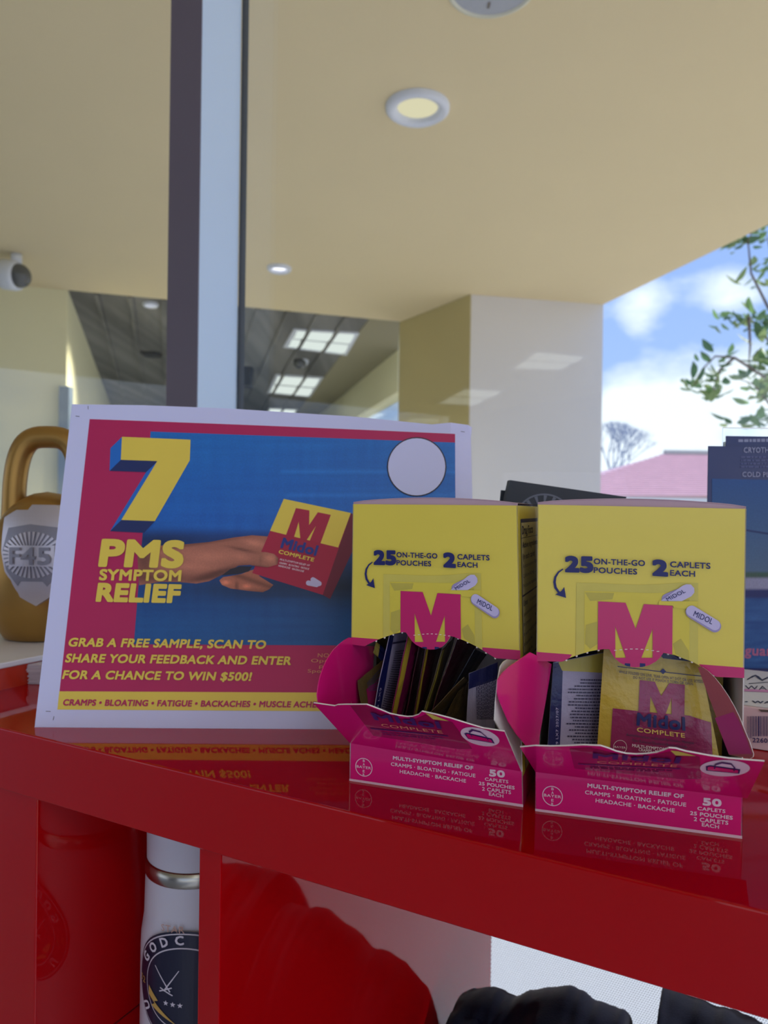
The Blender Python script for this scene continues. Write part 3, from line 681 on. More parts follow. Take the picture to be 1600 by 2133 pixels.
painted('cloth_photograph', PQ, [(314, 899), (948, 922), (950, 1346), (279, 1342)], blue, (12, 7), field, 2)
def F3(pts): return [(200 + x / 2.963, 880 + y / 2.963) for x, y in pts]
seven = pf('numeral', F3([(162, 90), (585, 108), (580, 235), (365, 610), (158, 603), (380, 240), (155, 232)]), pY, 5, None); seven['label'] = 'yellow numeral seven with a blue side'
flat('numeral_side', PQ, pp(PQ, F3([(90, 160), (162, 90), (155, 232), (85, 300)])), pB2, seven, 4)
flat('numeral_side', PQ, pp(PQ, F3([(380, 240), (158, 603), (88, 672), (310, 308)])), pB2, seven, 3)
flat('numeral_shadow_side', PQ, pp(PQ, F3([(155, 232), (382, 240), (310, 308), (85, 300)])), pNv, seven, 4)
flat('numeral_shadow_side', PQ, pp(PQ, F3([(158, 603), (365, 610), (298, 682), (88, 672)])), pNv, seven, 4)
def pt_(s, pl_, pr_, top_, m_=None, bold=.04, lay=7): return text('lettering', PQ, s, pl_, pr_, top_, m_ or pY, pos, bold, lay)
pt_('PMS', (210, 1177), (377, 1180), (217, 1127), bold=.085)
pt_('SYMPTOM', (208, 1208), (376, 1210), (210.5, 1187), bold=.06)
pt_('RELIEF', (203, 1251), (372, 1254), (208, 1217), bold=.085)
pt_('GRAB A FREE SAMPLE, SCAN TO', (143, 1346), (552, 1351), (147.5, 1329.5), bold=.055)
pt_('SHARE YOUR FEEDBACK AND ENTER', (137, 1379), (605, 1384.5), (141.5, 1362.5), bold=.055)
pt_('FOR A CHANCE TO WIN $500!', (131, 1413.5), (522, 1417.5), (135.5, 1397), bold=.055)
YB = pf('yellow_band', [(124, 1440), (950, 1444), (951, 1483), (120, 1478)], pY, 3)
text('lettering', PQ, 'CRAMPS • BLOATING • FATIGUE • BACKACHES • MUSCLE ACHES • HEADACHES', (132, 1469), (788, 1474.5), (134.5, 1457), pM, YB, .055, 6)
pg = mat('poster_small_print', rgb(224, 150, 110), .5)
for s, a, b_, h in (('NO PURCHASE NECESSARY', (662, 1369), (860, 1371), 8), ('Open to U.S. residents', (648, 1379.5), (850, 1382), 7), ('promo details', (665, 1391), (800, 1392), 7), ('Sponsor', (641, 1401), (706, 1402), 7)):
    text('lettering', PQ, s, a, b_, (a[0] + .5, a[1] - h), pg, pos, .0, 6)
flat('blank_round_patch', PQ, pp(PQ, circ(868, 973, 62)), pK, field, 5); flat('blank_round_patch', PQ, pp(PQ, circ(868, 973, 59.5)), PAPER, field, 6)
for a, b_ in (((158, 867), (166, 868)), ((184, 846), (184, 853)), ((96, 1481.5), (106, 1482)), ((113, 1492), (111, 1500)), ((960, 899), (968, 900))):
    pf('crop_mark', stroke([a, b_], 1), pK, 3, None)
# the photographed hand and its packet, as flat print
hand = F3([(255, 800), (300, 775), (430, 757), (560, 752), (700, 738), (850, 711), (965, 697), (1060, 704), (1080, 760), (1050, 800), (1100, 813), (1128, 840), (1122, 878), (1060, 896), (950, 880), (880, 884), (830, 915), (770, 945), (700, 980), (620, 995), (520, 986), (400, 985), (268, 1005)])
def skin(px, py):
    x, y = (px - 200) * 2.963, (py - 880) * 2.963
    def G(cx, cy, sx_, sy_, ang=0):
        c, s = math.cos(math.radians(ang)), math.sin(math.radians(ang)); dx, dy = x - cx, y - cy
        return math.exp(-((dx * c + dy * s) / sx_) ** 2 - ((-dx * s + dy * c) / sy_) ** 2)
    l_ = .0 + .34 * G(700, 830, 160, 40, -4) + .5 * G(980, 745, 70, 22, 12) + .5 * G(1075, 840, 36, 24, 12) + .25 * G(900, 830, 60, 22, 10) + .2 * G(450, 800, 160, 30) + .28 * G(560, 890, 180, 24, 3)
    d_2 = .34 * G(900, 785, 80, 8, 12) + .4 * G(760, 925, 150, 20, -14) + .25 * G(400, 960, 200, 24) + .3 * G(1000, 893, 90, 10, 5) + .25 * G(620, 750, 300, 9, -8) + .3 * G(1125, 850, 10, 36) + .14 * G(1020, 850, 6, 34) + .3 * G(300, 860, 60, 100) + .22 * G(700, 960, 120, 12, -10)
    v_ = .98 + l_ * .5 - d_2 * 1.0
    return (186 * v_, 116 * v_ ** 1.12, 96 * v_ ** 1.1)
painted('hand_photograph', PQ, hand, skin, (4, 3.2), pos, 3)
fing = F3([(762, 975), (785, 955), (830, 948), (900, 935), (950, 915), (985, 905), (1010, 950), (1095, 1003), (1070, 1030), (1030, 1048), (940, 1040), (830, 1025), (778, 1003)])
def skin2(px, py):
    x, y = (px - 200) * 2.963, (py - 880) * 2.963
    v_ = 1.0 + .4 * math.exp(-((x - 800) / 30) ** 2 - ((y - 988) / 14) ** 2) + .35 * math.exp(-((x - 930) / 26) ** 2 - ((y - 1012) / 14) ** 2) - .3 * math.exp(-((y - (905 + (x - 760) * .35)) / 16) ** 2) - .35 * math.exp(-((x - 870) / 9) ** 2 - ((y - 1010) / 30) ** 2) - .25 * max(0, (y - 1020) / 28)
    return (190 * v_, 112 * v_, 88 * v_)
painted('hand_photograph', PQ, fing, skin2, (4, 3.2), pos, 3)
sk = mat('print_dark_gap', rgb(36, 34, 52), .5)
pf('print_shadow', F3([(775, 945), (830, 905), (890, 888), (965, 890), (945, 920), (880, 935)]), sk, 4, None)
pRed = mat('poster_packet_red', rgb(176, 24, 66), .5, var=.05); pRedD = mat('poster_packet_side', rgb(112, 22, 52), .5, var=.08)
pk = pf('packet_print', F3([(1160, 473), (1573, 560), (1400, 1065), (965, 930)]), pRed, 5, None)
flat('packet_side_print', PQ, pp(PQ, F3([(1573, 560), (1612, 580), (1600, 760), (1445, 1090), (1400, 1065)])), pRedD, pk, 4)
flat('packet_top_print', PQ, pp(PQ, F3([(1160, 473), (1573, 560), (1495, 773), (1075, 670)])), pY, pk, 6)
flat('monogram_print', PQ, pp(PQ, F3([(1235, 530), (1318, 545), (1316, 635), (1370, 556), (1450, 572), (1385, 750), (1318, 736), (1358, 640), (1300, 728), (1262, 720), (1252, 615), (1222, 712), (1172, 700)])), pRed, pk, 7)
text('lettering', PQ, 'Midol', F3([(1142, 772)])[0], F3([(1355, 822)])[0], F3([(1160, 715)])[0], mat('poster_ink_blue', rgb(34, 52, 140), .5), pk, .06, 8)
text('lettering', PQ, 'COMPLETE', F3([(1127, 808)])[0], F3([(1342, 860)])[0], F3([(1134, 787)])[0], pY, pk, .04, 8)
for r_, (a, b_) in enumerate((((1135, 852), (1318, 890)), ((1130, 872), (1314, 912)), ((1126, 890), (1282, 926)))):
    text('lettering', PQ, ('MULTI-SYMPTOM RELIEF OF', 'CRAMPS · BLOATING · FATIGUE', 'HEADACHE · BACKACHE')[r_], F3([a])[0], F3([b_])[0], F3([(a[0] + 4, a[1] - 11)])[0], WINK, pk, .02, 8, 1)
for a in ((1312, 992, 1362, 1002), (1340, 972, 1378, 996)):
    q = F3([a[:2], a[2:]]); flat('caplet_print', PQ, pp(PQ, capsule(*q[0], *q[1], 5.2)), LILAC, pk, 8 + (a[0] > 1320))
painted('hand_photograph', PQ, F3([(960, 800), (1050, 802), (1100, 813), (1128, 840), (1122, 878), (1060, 896), (960, 884)]), skin, (4, 3.2), pos, 9)

# ------------------------------------------------------------------ the two cartons
def frontquad(bl, br, tr_2, tl_):
    a, b_ = onz(*bl), onz(*br); n_ = Vector((b_ - a)).cross(Vector((0, 0, 1))); 
    return Quad(a, b_, onplane(*tr_2, a, n_), onplane(*tl_, a, n_))
F1 = frontquad((728, 1626), (1090, 1681), (1078, 1053), (735, 1050)); F2 = frontquad((1115, 1689), (1546, 1747), (1555, 1060), (1120, 1051))
DEP = .080
def K(pts): return [F2.inv(1030 + x / 2.807, 1020 + y / 2.807) for x, y in pts]     # carton print, read once, used on both
def bq(F, px, py, q): return onplane(px, py, F.p[0] + F.n * q, F.n)
def QQ(F, c): return Quad(*[bq(F, *p) for p in c])
PERF = mat('torn_board_fibre', rgb(244, 234, 228), .8)
def carton(F, box_label, arch, strip_l, strip_r, flapq, flap_top, flap_right, lw_q, lw_poly, rw_q, rw_poly, rw_mats, side_print, wl, wr_):
    n_, p = F.n, F.p; zt_ = (p[2].z + p[3].z) / 2
    c = thing('sample_carton', box_label, 'carton', (p[0] + p[1]) / 2 - n_ * DEP / 2, 'pink and yellow sample cartons')
    ar = [F.inv(*q) for q in arch]
    def onlow(a): return (a, .012)
    # upper front board with the torn arch, its magenta strip and print
    sl, sr = F.inv(*strip_l), F.inv(*strip_r)
    panel_poly = [(0, 1), (0, sl[1])] + ar + [(1, sr[1]), (1, 1)]
    up = sheet('front_panel', F, panel_poly, YEL, WHT, c)
    # strip follows the yellow/magenta boundary
    bL, bR = K([(243, 948)])[0], K([(1455, 1040)])[0]
    def bound(a): return bL[1] + (bR[1] - bL[1]) * a
    left, right = [], []
    for q in ar:
        if q[1] >= bound(q[0]): break
        left.append(q)
    for q in ar[::-1]:
        if q[1] >= bound(q[0]): break
        right.insert(0, q)
    lx = left[-1][0]; rx = right[0][0]
    flat('magenta_strip', F, [(0, bound(0)), (0, sl[1])] + left + [(lx + .012, bound(lx + .012))], MAGM, up, 1)
    flat('magenta_strip', F, [(rx - .012, bound(rx - .012))] + right + [(1, sr[1]), (1, bound(1))], MAGM, up, 1)
    def below(x0, x1, pts):      # patch closed along the arch between two a-values
        mid = sorted([q for q in ar if x0 < q[0] < x1], key=lambda q: q[0]); return pts, mid
    def archb(a):
        q = sorted(ar, key=lambda t: t[0])
        for u, v_ in zip(q, q[1:]):
            if u[0] <= a <= v_[0] and v_[0] > u[0]: return u[1] + (v_[1] - u[1]) * (a - u[0]) / (v_[0] - u[0])
        return sl[1]
    def clip(poly, m_, lay, name='sachet_print', par=None):   # print patch cut along the arch
        n0, n1 = len(poly), len(panel_poly)
        r = delaunay_2d_cdt([Vector(q) for q in poly] + [Vector(q) for q in panel_poly], [(i, (i + 1) % n0) for i in range(n0)] + [(n0 + i, n0 + (i + 1) % n1) for i in range(n1)], [], 0, 1e-9)
        v2 = [tuple(q) for q in r[0]]; fs = []
        for f in r[2]:
            cc = sum((r[0][i] for i in f), Vector((0, 0))) / len(f)
            if inside(cc, poly) and inside(cc, panel_poly): fs.append(list(f))
        vs_, o_ = lay_faces(F, v2, fs, LAY * lay); return mesh(name, vs_, o_, m_, par or up)
    sac = clip(K([(480, 543), (600, 546), (720, 552), (850, 556), (980, 552), (1090, 543), (1192, 545), (1190, 1060), (476, 1000)]), OLIVE, 2, 'sachet_picture')
    clip(K([(527, 592), (700, 597), (900, 604), (1140, 600), (1140, 1060), (525, 1000)]), OLIVE2, 3)
    clip(K([(535, 790), (600, 770), (606, 900), (560, 930), (530, 900)]), OLIVE3, 4); clip(K([(1045, 900), (1090, 870), (1135, 940), (1140, 1010), (1060, 960)]), OLIVE3, 4); clip(K([(530, 600), (700, 604), (690, 640), (560, 650)]), OLIVE3, 4)
    clip(K([(1040, 660), (1140, 640), (1138, 680), (1045, 690)]), OLIVE3, 4)
    clip(K([(607, 652), (767, 660), (826, 812), (874, 668), (1042, 678), (1038, 1100), (925, 1100), (925, 812), (850, 1005), (775, 1000), (707, 797), (707, 1100), (603, 1100)]), MAGM, 6, 'monogram')
    # bottom of the counters inside the tab
    clip(K([(690, 981), (985, 981), (960, 1060), (700, 1060)]), MAGM, 7, 'monogram_foot')
    for s, x in (('d', 762), ('l', 850)):
        clip(K([(x, 1012), (x + 32, 1014), (x + 32, 1060), (x, 1060)]), NAVY, 8, 'letter_top')
    # dashed perforation line across the tab
    for i in range(9):
        x = 700 + i * 31; y = 938 - 12 * math.sin(math.pi * (i + .3) / 8.6) + i * .8
        flat('perforation_dash', F, K([(x, y - 2), (x + 15, y - 2), (x + 15, y + 2), (x, y + 2)]), PERF, up, 9)
    # caplets
    flat('caplet_picture', F, K(capsule(1010, 640, 1135, 588, 33)), LILACD, up, 5)
    k1 = K([(972, 648)] + [(1100, 560), (1120, 552), (1148, 553), (1167, 575), (1168, 600), (1150, 622), (1095, 650)]); flat('caplet_picture', F, k1, LILAC, up, 8)
    flat('sachet_print', F, K([(960, 650), (1190, 652), (1188, 700), (1050, 690), (1042, 676), (960, 672)]), OLIVE2, up, 7)
    flat('caplet_picture', F, K(capsule(1153, 712, 1288, 796, 36)), LILACD, up, 9); flat('caplet_picture', F, K(capsule(1151, 707, 1287, 789, 31)), LILAC, up, 10)
    def kt(s, a, b_, h, m_=NAVY, bold=.04, lay=11, res=3, par=None):
        q = K([a, b_, h]); return text('lettering', F, s, q[0], q[1], q[2], m_, par or up, bold, lay, res, True)
    kt('MIDOL', (1014, 650), (1118, 598), (1000, 632), bold=.01); kt('MIDOL', (1160, 735), (1268, 785), (1172, 706), bold=.01)
    kt('25', (421, 474), (571, 478), (421, 394), bold=.1); kt('ON-THE-GO', (582, 433), (879, 445), (582, 402)); kt('POUCHES', (582, 484), (833, 494), (582, 453))
    kt('2', (930, 495), (1006, 500), (930, 414), bold=.1); kt('CAPLETS', (1027, 451), (1260, 461), (1027, 419)); kt('EACH', (1027, 500), (1171, 507), (1027, 469))
    arp = stroke([(402, 463), (375, 482), (357, 510), (352, 540), (358, 572), (376, 598), (392, 612)], [6, 10, 13, 15, 15, 13, 12])
    flat('arrow_shaft', F, K(arp), NAVY, up, 5); flat('arrow_head', F, K([(357, 612), (420, 632), (409, 568), (392, 592)]), NAVY, up, 6)
    # perforation nubs along the arch
    bm = bmesh.new()
    L_ = sum(math.hypot((b_[0] - a[0]) * F.size()[0], (b_[1] - a[1]) * F.size()[1]) for a, b_ in zip(ar, ar[1:])); s_ = 0; nx = .002
    for i, (a, b_) in enumerate(zip(ar, ar[1:])):
        ln = math.hypot((b_[0] - a[0]) * F.size()[0], (b_[1] - a[1]) * F.size()[1])
        while nx < s_ + ln:
            f_ = (nx - s_) / ln; ab = (a[0] + (b_[0] - a[0]) * f_, a[1] + (b_[1] - a[1]) * f_)
            if (.15 < ab[0] < .34 or .62 < ab[0] < .9): P = F.at(ab[0], ab[1] - .002, -.0003); bmesh.ops.create_icosphere(bm, subdivisions=1, radius=.00058, matrix=Matrix.Translation(P))
            nx += .0052
        s_ += ln
    o_ = part('perforation_nubs', bm, PERF, c); o_['kind'] = 'stuff'
    # lower front board
    fl, fr = F.inv(*flapq[0][:2]), F.inv(*flapq[1][:2])
    lo = sheet('lower_front_panel', F, [(0, 0), (1, 0), (1, fr[1]), (0, fl[1])], MAG, WHT, c)
    flat('bottom_edge', F, [(0, 0), (1, 0), (1, .009), (0, .008)], MATS['cut_board_pink'], lo, 2)
    q = K([(340, 1790)])[0]; W_, H_ = F.size()
    ra = 64 / 2.807 / 431; rb = ra * W_ / H_
    def ell(s_2): return circ(q[0], q[1], ra * s_2, rb * s_2, 36)
    o1, i1 = ell(1), ell(.92); vs_ = [F.at(a, b_, LAY * 2) for a, b_ in o1 + i1]; mesh('round_emblem', vs_, [(j, (j + 1) % 36, 36 + (j + 1) % 36, 36 + j) for j in range(36)], WINK, lo)
    text('lettering', F, 'BAYER', (q[0] - ra * .84, q[1] - rb * .13), (q[0] + ra * .84, q[1] - rb * .13), (q[0] - ra * .84, q[1] + rb * .13), WINK, lo, .02, 2, 2, True)
    for i, ch in enumerate('BA ER'):
        if ch != ' ':
            yy = q[1] + rb * (.6 - i * .36 - .02 * i); text('lettering', F, ch, (q[0] - ra * .11, yy - rb * .02), (q[0] + ra * .11, yy - rb * .02), (q[0] - ra * .11, yy + rb * .24), WINK, lo, .02, 2, 2, True)
    def lt(s, a, b_, h, bold=.03): kt(s, a, b_, h, WINK, bold, 2, 3, lo)
    lt('MULTI-SYMPTOM RELIEF OF', (545, 1738), (1105, 1803), (546, 1717), .06); lt('CRAMPS · BLOATING · FATIGUE', (530, 1778), (1120, 1852), (531, 1757)); lt('HEADACHE · BACKACHE', (592, 1826), (1053, 1886), (593, 1805))
    lt('50', (1221, 1841), (1324, 1850), (1221, 1803), .09); lt('CAPLETS', (1187, 1871), (1349, 1889), (1188, 1852)); lt('25 POUCHES', (1144, 1899), (1392, 1928), (1145, 1879), .045); lt('2 CAPLETS', (1166, 1935), (1366, 1958), (1167, 1913)); lt('EACH', (1213, 1966), (1312, 1981), (1214, 1946))
    # sides, back, bottom, lid
    bk = -n_ * DEP
    b00, b10, t10, t00 = p
    R = Quad(b10, b10 + bk, t10 + bk, t10); R.n = (b10 - b00).normalized(); Lq = Quad(b00, b00 + bk, t00 + bk, t00); Lq.n = -(b10 - b00).normalized(); Bq = Quad(b00 + bk, b10 + bk, t10 + bk, t00 + bk); Bq.n = -n_
    full = [(0, 0), (1, 0), (1, 1), (0, 1)]
    rs = sheet('side_panel', R, full, YEL, WHT, c); rs['label'] = 'side with the fine navy drug facts'; sheet('side_panel', Lq, full, YEL, WHT, c); sheet('back_panel', Bq, full, YEL, WHT, c)
    bm = bmesh.new(); up_ = Vector((0, 0, 1)); obox(bm, b00 + up_ * .0003, (b10 - b00), bk, up_ * .0006); part('bottom_panel', bm, WHT, c)
    flat('magenta_strip', R, [(0, 0), (1, 0), (1, .1), (0, .1)], MAGM, rs, 1)
    if side_print:
        white = flat('facts_panel', R, [(.10, .105), (1, .105), (1, .955), (.10, .955)], mat('facts_panel_cream', rgb(222, 214, 180), .4), rs, 1)
        def bar(a0, a1, b0, b1): flat('rule', R, [(a0, b0), (a1, b0), (a1, b1), (a0, b1)], NAVY, rs, 2)
        bar(.10, .115, .105, .955); bar(.10, 1, .942, .955)
        for b_, h in ((.888, .002), (.688, .006), (.456, .006), (.25, .003)): bar(.10, 1, b_, b_ + h)
        def st(s, a0, a1, b_, h, bold=0.0): text('lettering', R, s, (a0, b_), (a1, b_), (a0, b_ + h), NAVY, rs, bold, 3, 2, True)
        st('Drug Facts', .14, .6, .902, .028, .03); st('Active ingredients', .14, .82, .855, .02, .02); st('(in each caplet)', .14, .68, .815, .02, .02)
        for i, s in enumerate(('Acetaminophen 500 mg.........', 'Caffeine 60 mg....................', 'Pyrilamine maleate 15 mg....')): st(s, .14, .99, .785 - i * .034, .014)
        st('Uses', .14, .3, .655, .02, .02); st('for the temporary relief of', .4, .99, .655, .014); st('associated with menstrual periods:', .14, .99, .62, .014)
        for i, (s, s2) in enumerate((('■ cramps', '■ bloating'), ('■ water-weight gain', '■ fatigue'), ('■ backache', '■ muscle'), ('■ headache', ''))):
            st(s.replace('■ ', ''), .2, .3 + .018 * len(s), .585 - i * .034, .014); bar(.145, .17, .586 - i * .034, .597 - i * .034)
            if s2: st(s2.replace('■ ', ''), .72, .95, .585 - i * .034, .014); bar(.665, .69, .586 - i * .034, .597 - i * .034)
        st('Warnings', .14, .42, .425, .02, .02)
        for i, s in enumerate(('Liver warning: This product contains', 'acetaminophen. Severe liver damage', 'may occur if you take', '   more than 6 caplets in 24 hours', '   with other drugs containing')): st(s, .14, .99, .392 - i * .034, .014)
    # lid: bulging board, a shade above the front edge
    V = []; nx_ = 16
    for j, (dq, hh) in enumerate(((0, 1.), (.3, .8), (.7, .5), (1, .1))):
        for i in range(nx_ + 1):
            a = i / nx_; e_ = t00.lerp(t10, a); V.append(e_ + bk * dq + Vector((0, 0, 0.0006 + .0026 * hh * math.sin(math.pi * min(1, a * 1.0)) ** .7)) + n_ * (.0 if j else -.0008))
    m0 = len(V); V += [v_ + Vector((0, 0, .0005)) for v_ in V]; Fs = []
    for j in range(3):
        for i in range(nx_): a = j * (nx_ + 1) + i; Fs += [(a, a + 1, a + nx_ + 2, a + nx_ + 1), (m0 + a, m0 + a + nx_ + 1, m0 + a + nx_ + 2, m0 + a + 1)]
    for i in range(nx_): Fs.append((i, i + m0, i + 1 + m0, i + 1))
    mesh('lid', V, Fs, MATS['lid_board'], c, True)
    lens = [(i / nx_, 1.0) for i in range(nx_ + 1)]; Ut = [t00.lerp(t10, i / nx_) + n_ * -.0007 + Vector((0, 0, -.001)) for i in range(nx_ + 1)]; Un = [V[i] + n_ * -.0002 for i in range(nx_ + 1)]
    mesh('lid_tuck', Ut + Un, [(i, i + 1, nx_ + 2 + i, nx_ + 1 + i) for i in range(nx_)], MATS['lid_board'], c, True)
    # torn front flap folded forward and its side gussets
    FQ = QQ(F, flapq); ft = [FQ.inv(*q_) for q_ in flap_top]
    fl_ = sheet('tear_flap', FQ, [(0, 0), (1, 0)] + [FQ.inv(*q_) for q_ in flap_right] + ft[::-1], MAG, WHT, c, .0006, (.1, .2))
    LQ = QQ(F, lw_q); sheet('side_gusset', LQ, [LQ.inv(*q_) for q_ in lw_poly], wl[0], wl[1], c, .0005, (.12, .12))
    RQ = QQ(F, rw_q); g_ = sheet('side_gusset', RQ, [RQ.inv(*q_) for q_ in rw_poly], wr_[0], wr_[1], c, .0005, (.12, .12))
    return c, FQ, fl_, RQ, g_
mat('cut_board_pink', rgb(236, 200, 212), .6); mat('lid_board', rgb(190, 160, 172), .6)
# carton 1 (left)
def B1(pts): return [(730 + x / 4.571, 1300 + y / 4.571) for x, y in pts]
arch1 = [(760, 1346)] + B1([(195, 180), (270, 145), (343, 118), (420, 92), (500, 74), (532, 78), (560, 118), (590, 160), (630, 195), (690, 225), (760, 240), (820, 238), (880, 212), (920, 175), (945, 135), (955, 112), (990, 120), (1075, 152), (1155, 188), (1235, 232), (1312, 282), (1385, 325)])
c1, FQ1, fl1, RQ1, g1_ = carton(F1, 'left of the two opened yellow and magenta sachet cartons', arch1, (728, 1342), (1079, 1374),
    [(729, 1548, 0), (1086, 1607, 0), (1051, 1524, .038), (653, 1464, .038)],
    [(653, 1464.8), (676, 1468), (697, 1471), (704, 1468.5), (720, 1468), (764, 1468), (778, 1473), (793, 1479), (812, 1487), (831, 1491), (848, 1493.5), (860, 1493), (872, 1489), (879, 1482.4), (895, 1486), (911, 1489.4), (940, 1497), (975, 1508), (1007, 1517.4), (1051, 1524)], [],
    [(662, 1466, .036), (762, 1474, -.018), (766, 1330, -.018), (664, 1318, .036)],
    [(663, 1462), (661, 1447), (664, 1425), (668, 1408), (675, 1388), (684, 1370), (695, 1354), (706, 1343), (717, 1334), (728, 1328), (740, 1332), (762, 1345), (780, 1346), (777, 1400), (771, 1478), (748, 1468), (720, 1467), (704, 1469), (675, 1466)],  # inner edge drawn further in to darken the wall that lies in shade
    [(1030, 1604, .036), (1089, 1610, -.002), (1082, 1365, -.002), (1028, 1368, .036)],
    [(1031, 1500), (1033, 1460), (1037, 1419), (1043, 1388), (1050, 1378), (1058, 1373.5), (1080, 1376), (1085, 1560), (1086, 1603), (1070, 1570), (1052, 1526), (1040, 1518)], None, True, (MAG, MAG), (WHT, WHT))
# carton 2 (right)
def B2(pts): return [(1030 + x / 2.807, 1020 + y / 2.807) for x, y in pts]
arch2 = B2([(398, 1005), (440, 984), (500, 962), (560, 944), (640, 930), (672, 931), (685, 955), (705, 985), (735, 1010), (775, 1030), (820, 1037), (865, 1034), (905, 1024), (945, 1002), (972, 975), (988, 952), (1050, 964), (1110, 988), (1160, 1006), (1210, 1036), (1260, 1070), (1295, 1094)])
c2, FQ2, fl2, RQ2, g2_ = carton(F2, 'right of the two opened yellow and magenta sachet cartons', arch2, (1117, 1377), (1547, 1412),
    [(1115.5, 1608, 0), (1557, 1663, 0), (1593, 1587, .038), (1083, 1557, .038)],
    [(1083.4, 1556.9)] + B2([(240, 1499), (330, 1502), (420, 1500), (520, 1495), (620, 1499), (665, 1513), (710, 1531), (770, 1545), (830, 1549), (890, 1546), (950, 1538), (990, 1525), (1020, 1512), (1060, 1515), (1120, 1532), (1250, 1556), (1370, 1573), (1500, 1584)]) + [(1593, 1586.5)], [],
    [(1046, 1604, .034), (1150, 1600, -.014), (1152, 1345, -.014), (1030, 1345, .034)],
    B2([(190, 1500), (130, 1430), (85, 1360), (55, 1290), (30, 1230), (18, 1180), (22, 1110), (50, 1070), (90, 1033), (150, 992), (210, 951), (245, 968), (335, 1020), (320, 1120), (300, 1240), (265, 1440), (255, 1600), (225, 1600), (195, 1560)]),
    [(1500, 1600, .022), (1580, 1600, .03), (1500, 1385, .004), (1440, 1385, .0015)],
    B2([(1190, 1038), (1215, 1036), (1250, 1060), (1290, 1100), (1330, 1150), (1370, 1210), (1405, 1272), (1435, 1335), (1460, 1400), (1490, 1470), (1515, 1545), (1512, 1562), (1495, 1572), (1372, 1550), (1300, 1335), (1250, 1200)]), None, True, (MAG, MAG), (MATS['dusky_gusset_print'], WHT))
def rg(pts, m_, lay): flat('gusset_print', RQ2, pp(RQ2, B2(pts)), m_, g2_, lay, (.12, .12))
rg([(1290, 1335), (1398, 1300), (1430, 1350), (1452, 1402), (1482, 1475), (1505, 1545), (1372, 1548)], mat('gusset_plum', rgb(158, 34, 108), .4), 1)
# flap print
for FQ, tf in ((FQ2, lambda P: P), (FQ1, None)):
    if tf is None: tf = lambda P: None
def fp(FQ, par, pts2): return pts2
def fa(pts): return [FQ2.inv(1030 + x / 2.807, 1020 + y / 2.807) for x, y in pts]
for FQ, par, tc_ in ((FQ2, fl2, 1), (FQ1, fl1, 0)):
    def ft_(s, a, b_, h, m_, bold, lay=3): q = fa([a, b_, h]); text('lettering', FQ, s, q[0], q[1], q[2], m_, par, bold, lay, 3, True)
    flat('sachet_print', FQ, fa([(440, 1512), (560, 1506), (660, 1530), (780, 1556), (900, 1556), (1020, 1530), (1200, 1560), (1210, 1690), (1100, 1692), (470, 1630)]), mat('flap_wine', rgb(150, 22, 82), .24, coat=.5), par, 1, (.1, .2))
    flat('sachet_print', FQ, fa([(1030, 1522), (1075, 1526), (1180, 1554), (1060, 1550)]), OLIVE, par, 2)
    ft_('Midol', (580, 1562), (1075, 1590), (582, 1534), NAVY, .05, 5); ft_('COMPLETE', (600, 1590), (1065, 1614), (600, 1578), pg, .0, 5)
    flat('rule', FQ, fa([(490, 1598), (1090, 1626), (1090, 1630), (490, 1602)]), NAVY, par, 3)
    textrows('fine_print', FQ, [(1030 + x / 2.807, 1020 + y / 2.807) for x, y in ((560, 1612), (1060, 1636), (1060, 1654), (560, 1628))] if tc_ else [tuple(proj(FQ1.at(*q))) for q in fa([(560, 1612), (1060, 1636), (1060, 1654), (560, 1628)])], 2, MATS['flap_wine_line'] if 'flap_wine_line' in MATS else mat('flap_wine_line', rgb(110, 30, 90), .4), par)
    q = fa([(1348, 1625), (1493, 1632), (1348, 1580)])
    flat('round_patch', FQ, fa(circ(1348, 1625, 146, 48)), WINK, par, 2)
    flat('bag_icon', FQ, fa([(1236, 1612), (1260, 1606), (1438, 1630), (1432, 1656), (1238, 1638)]), NAVY, par, 3); flat('bag_icon', FQ, fa([(1246, 1617), (1262, 1611), (1426, 1634), (1423, 1650), (1248, 1633)]), MAG, par, 4)
    flat('bag_icon', FQ, fa(stroke([(1286, 1624), (1292, 1600), (1330, 1588), (1385, 1596), (1405, 1618), (1400, 1638)], 8)), NAVY, par, 5)

# ------------------------------------------------------------------ sachets inside the cartons
SG = 'foil sachets packed in the cartons'
def sachet(F, cor, front, label, bul=.0015, wr=.0006, seed=0, down=True, back=None):
    """cor: four (px,py,q) bottom-left, bottom-right, top-right, top-left"""
    P = [bq(F, *c_) for c_ in cor]
    if down:
        for i, j in ((0, 3), (1, 2)):
            d = P[i] - P[j]
            if d.z < -1e-4: P[i] = P[j] + d * max(1, (P[j].z - .0016) / -d.z)
    Q = Quad(*P, bend=lambda a, b_: bul * math.sin(math.pi * min(1, max(0, a))) * math.sin(math.pi * min(1, max(0, b_))) + wr * noise.noise(Vector((a * 4 + seed, b_ * 5, seed))) )
    t2 = thing('sachet', label, 'sachet', (P[0] + P[1]) / 2, SG)
    o = sheet('wrapper', Q, [(0, 0), (1, 0), (1, 1), (0, 1)], front, back or front, t2, .0004, (.09, .08)); 
    return t2, o, Q
def X1(x, y, q): return (730 + x / 4.571, 1300 + y / 4.571, q)
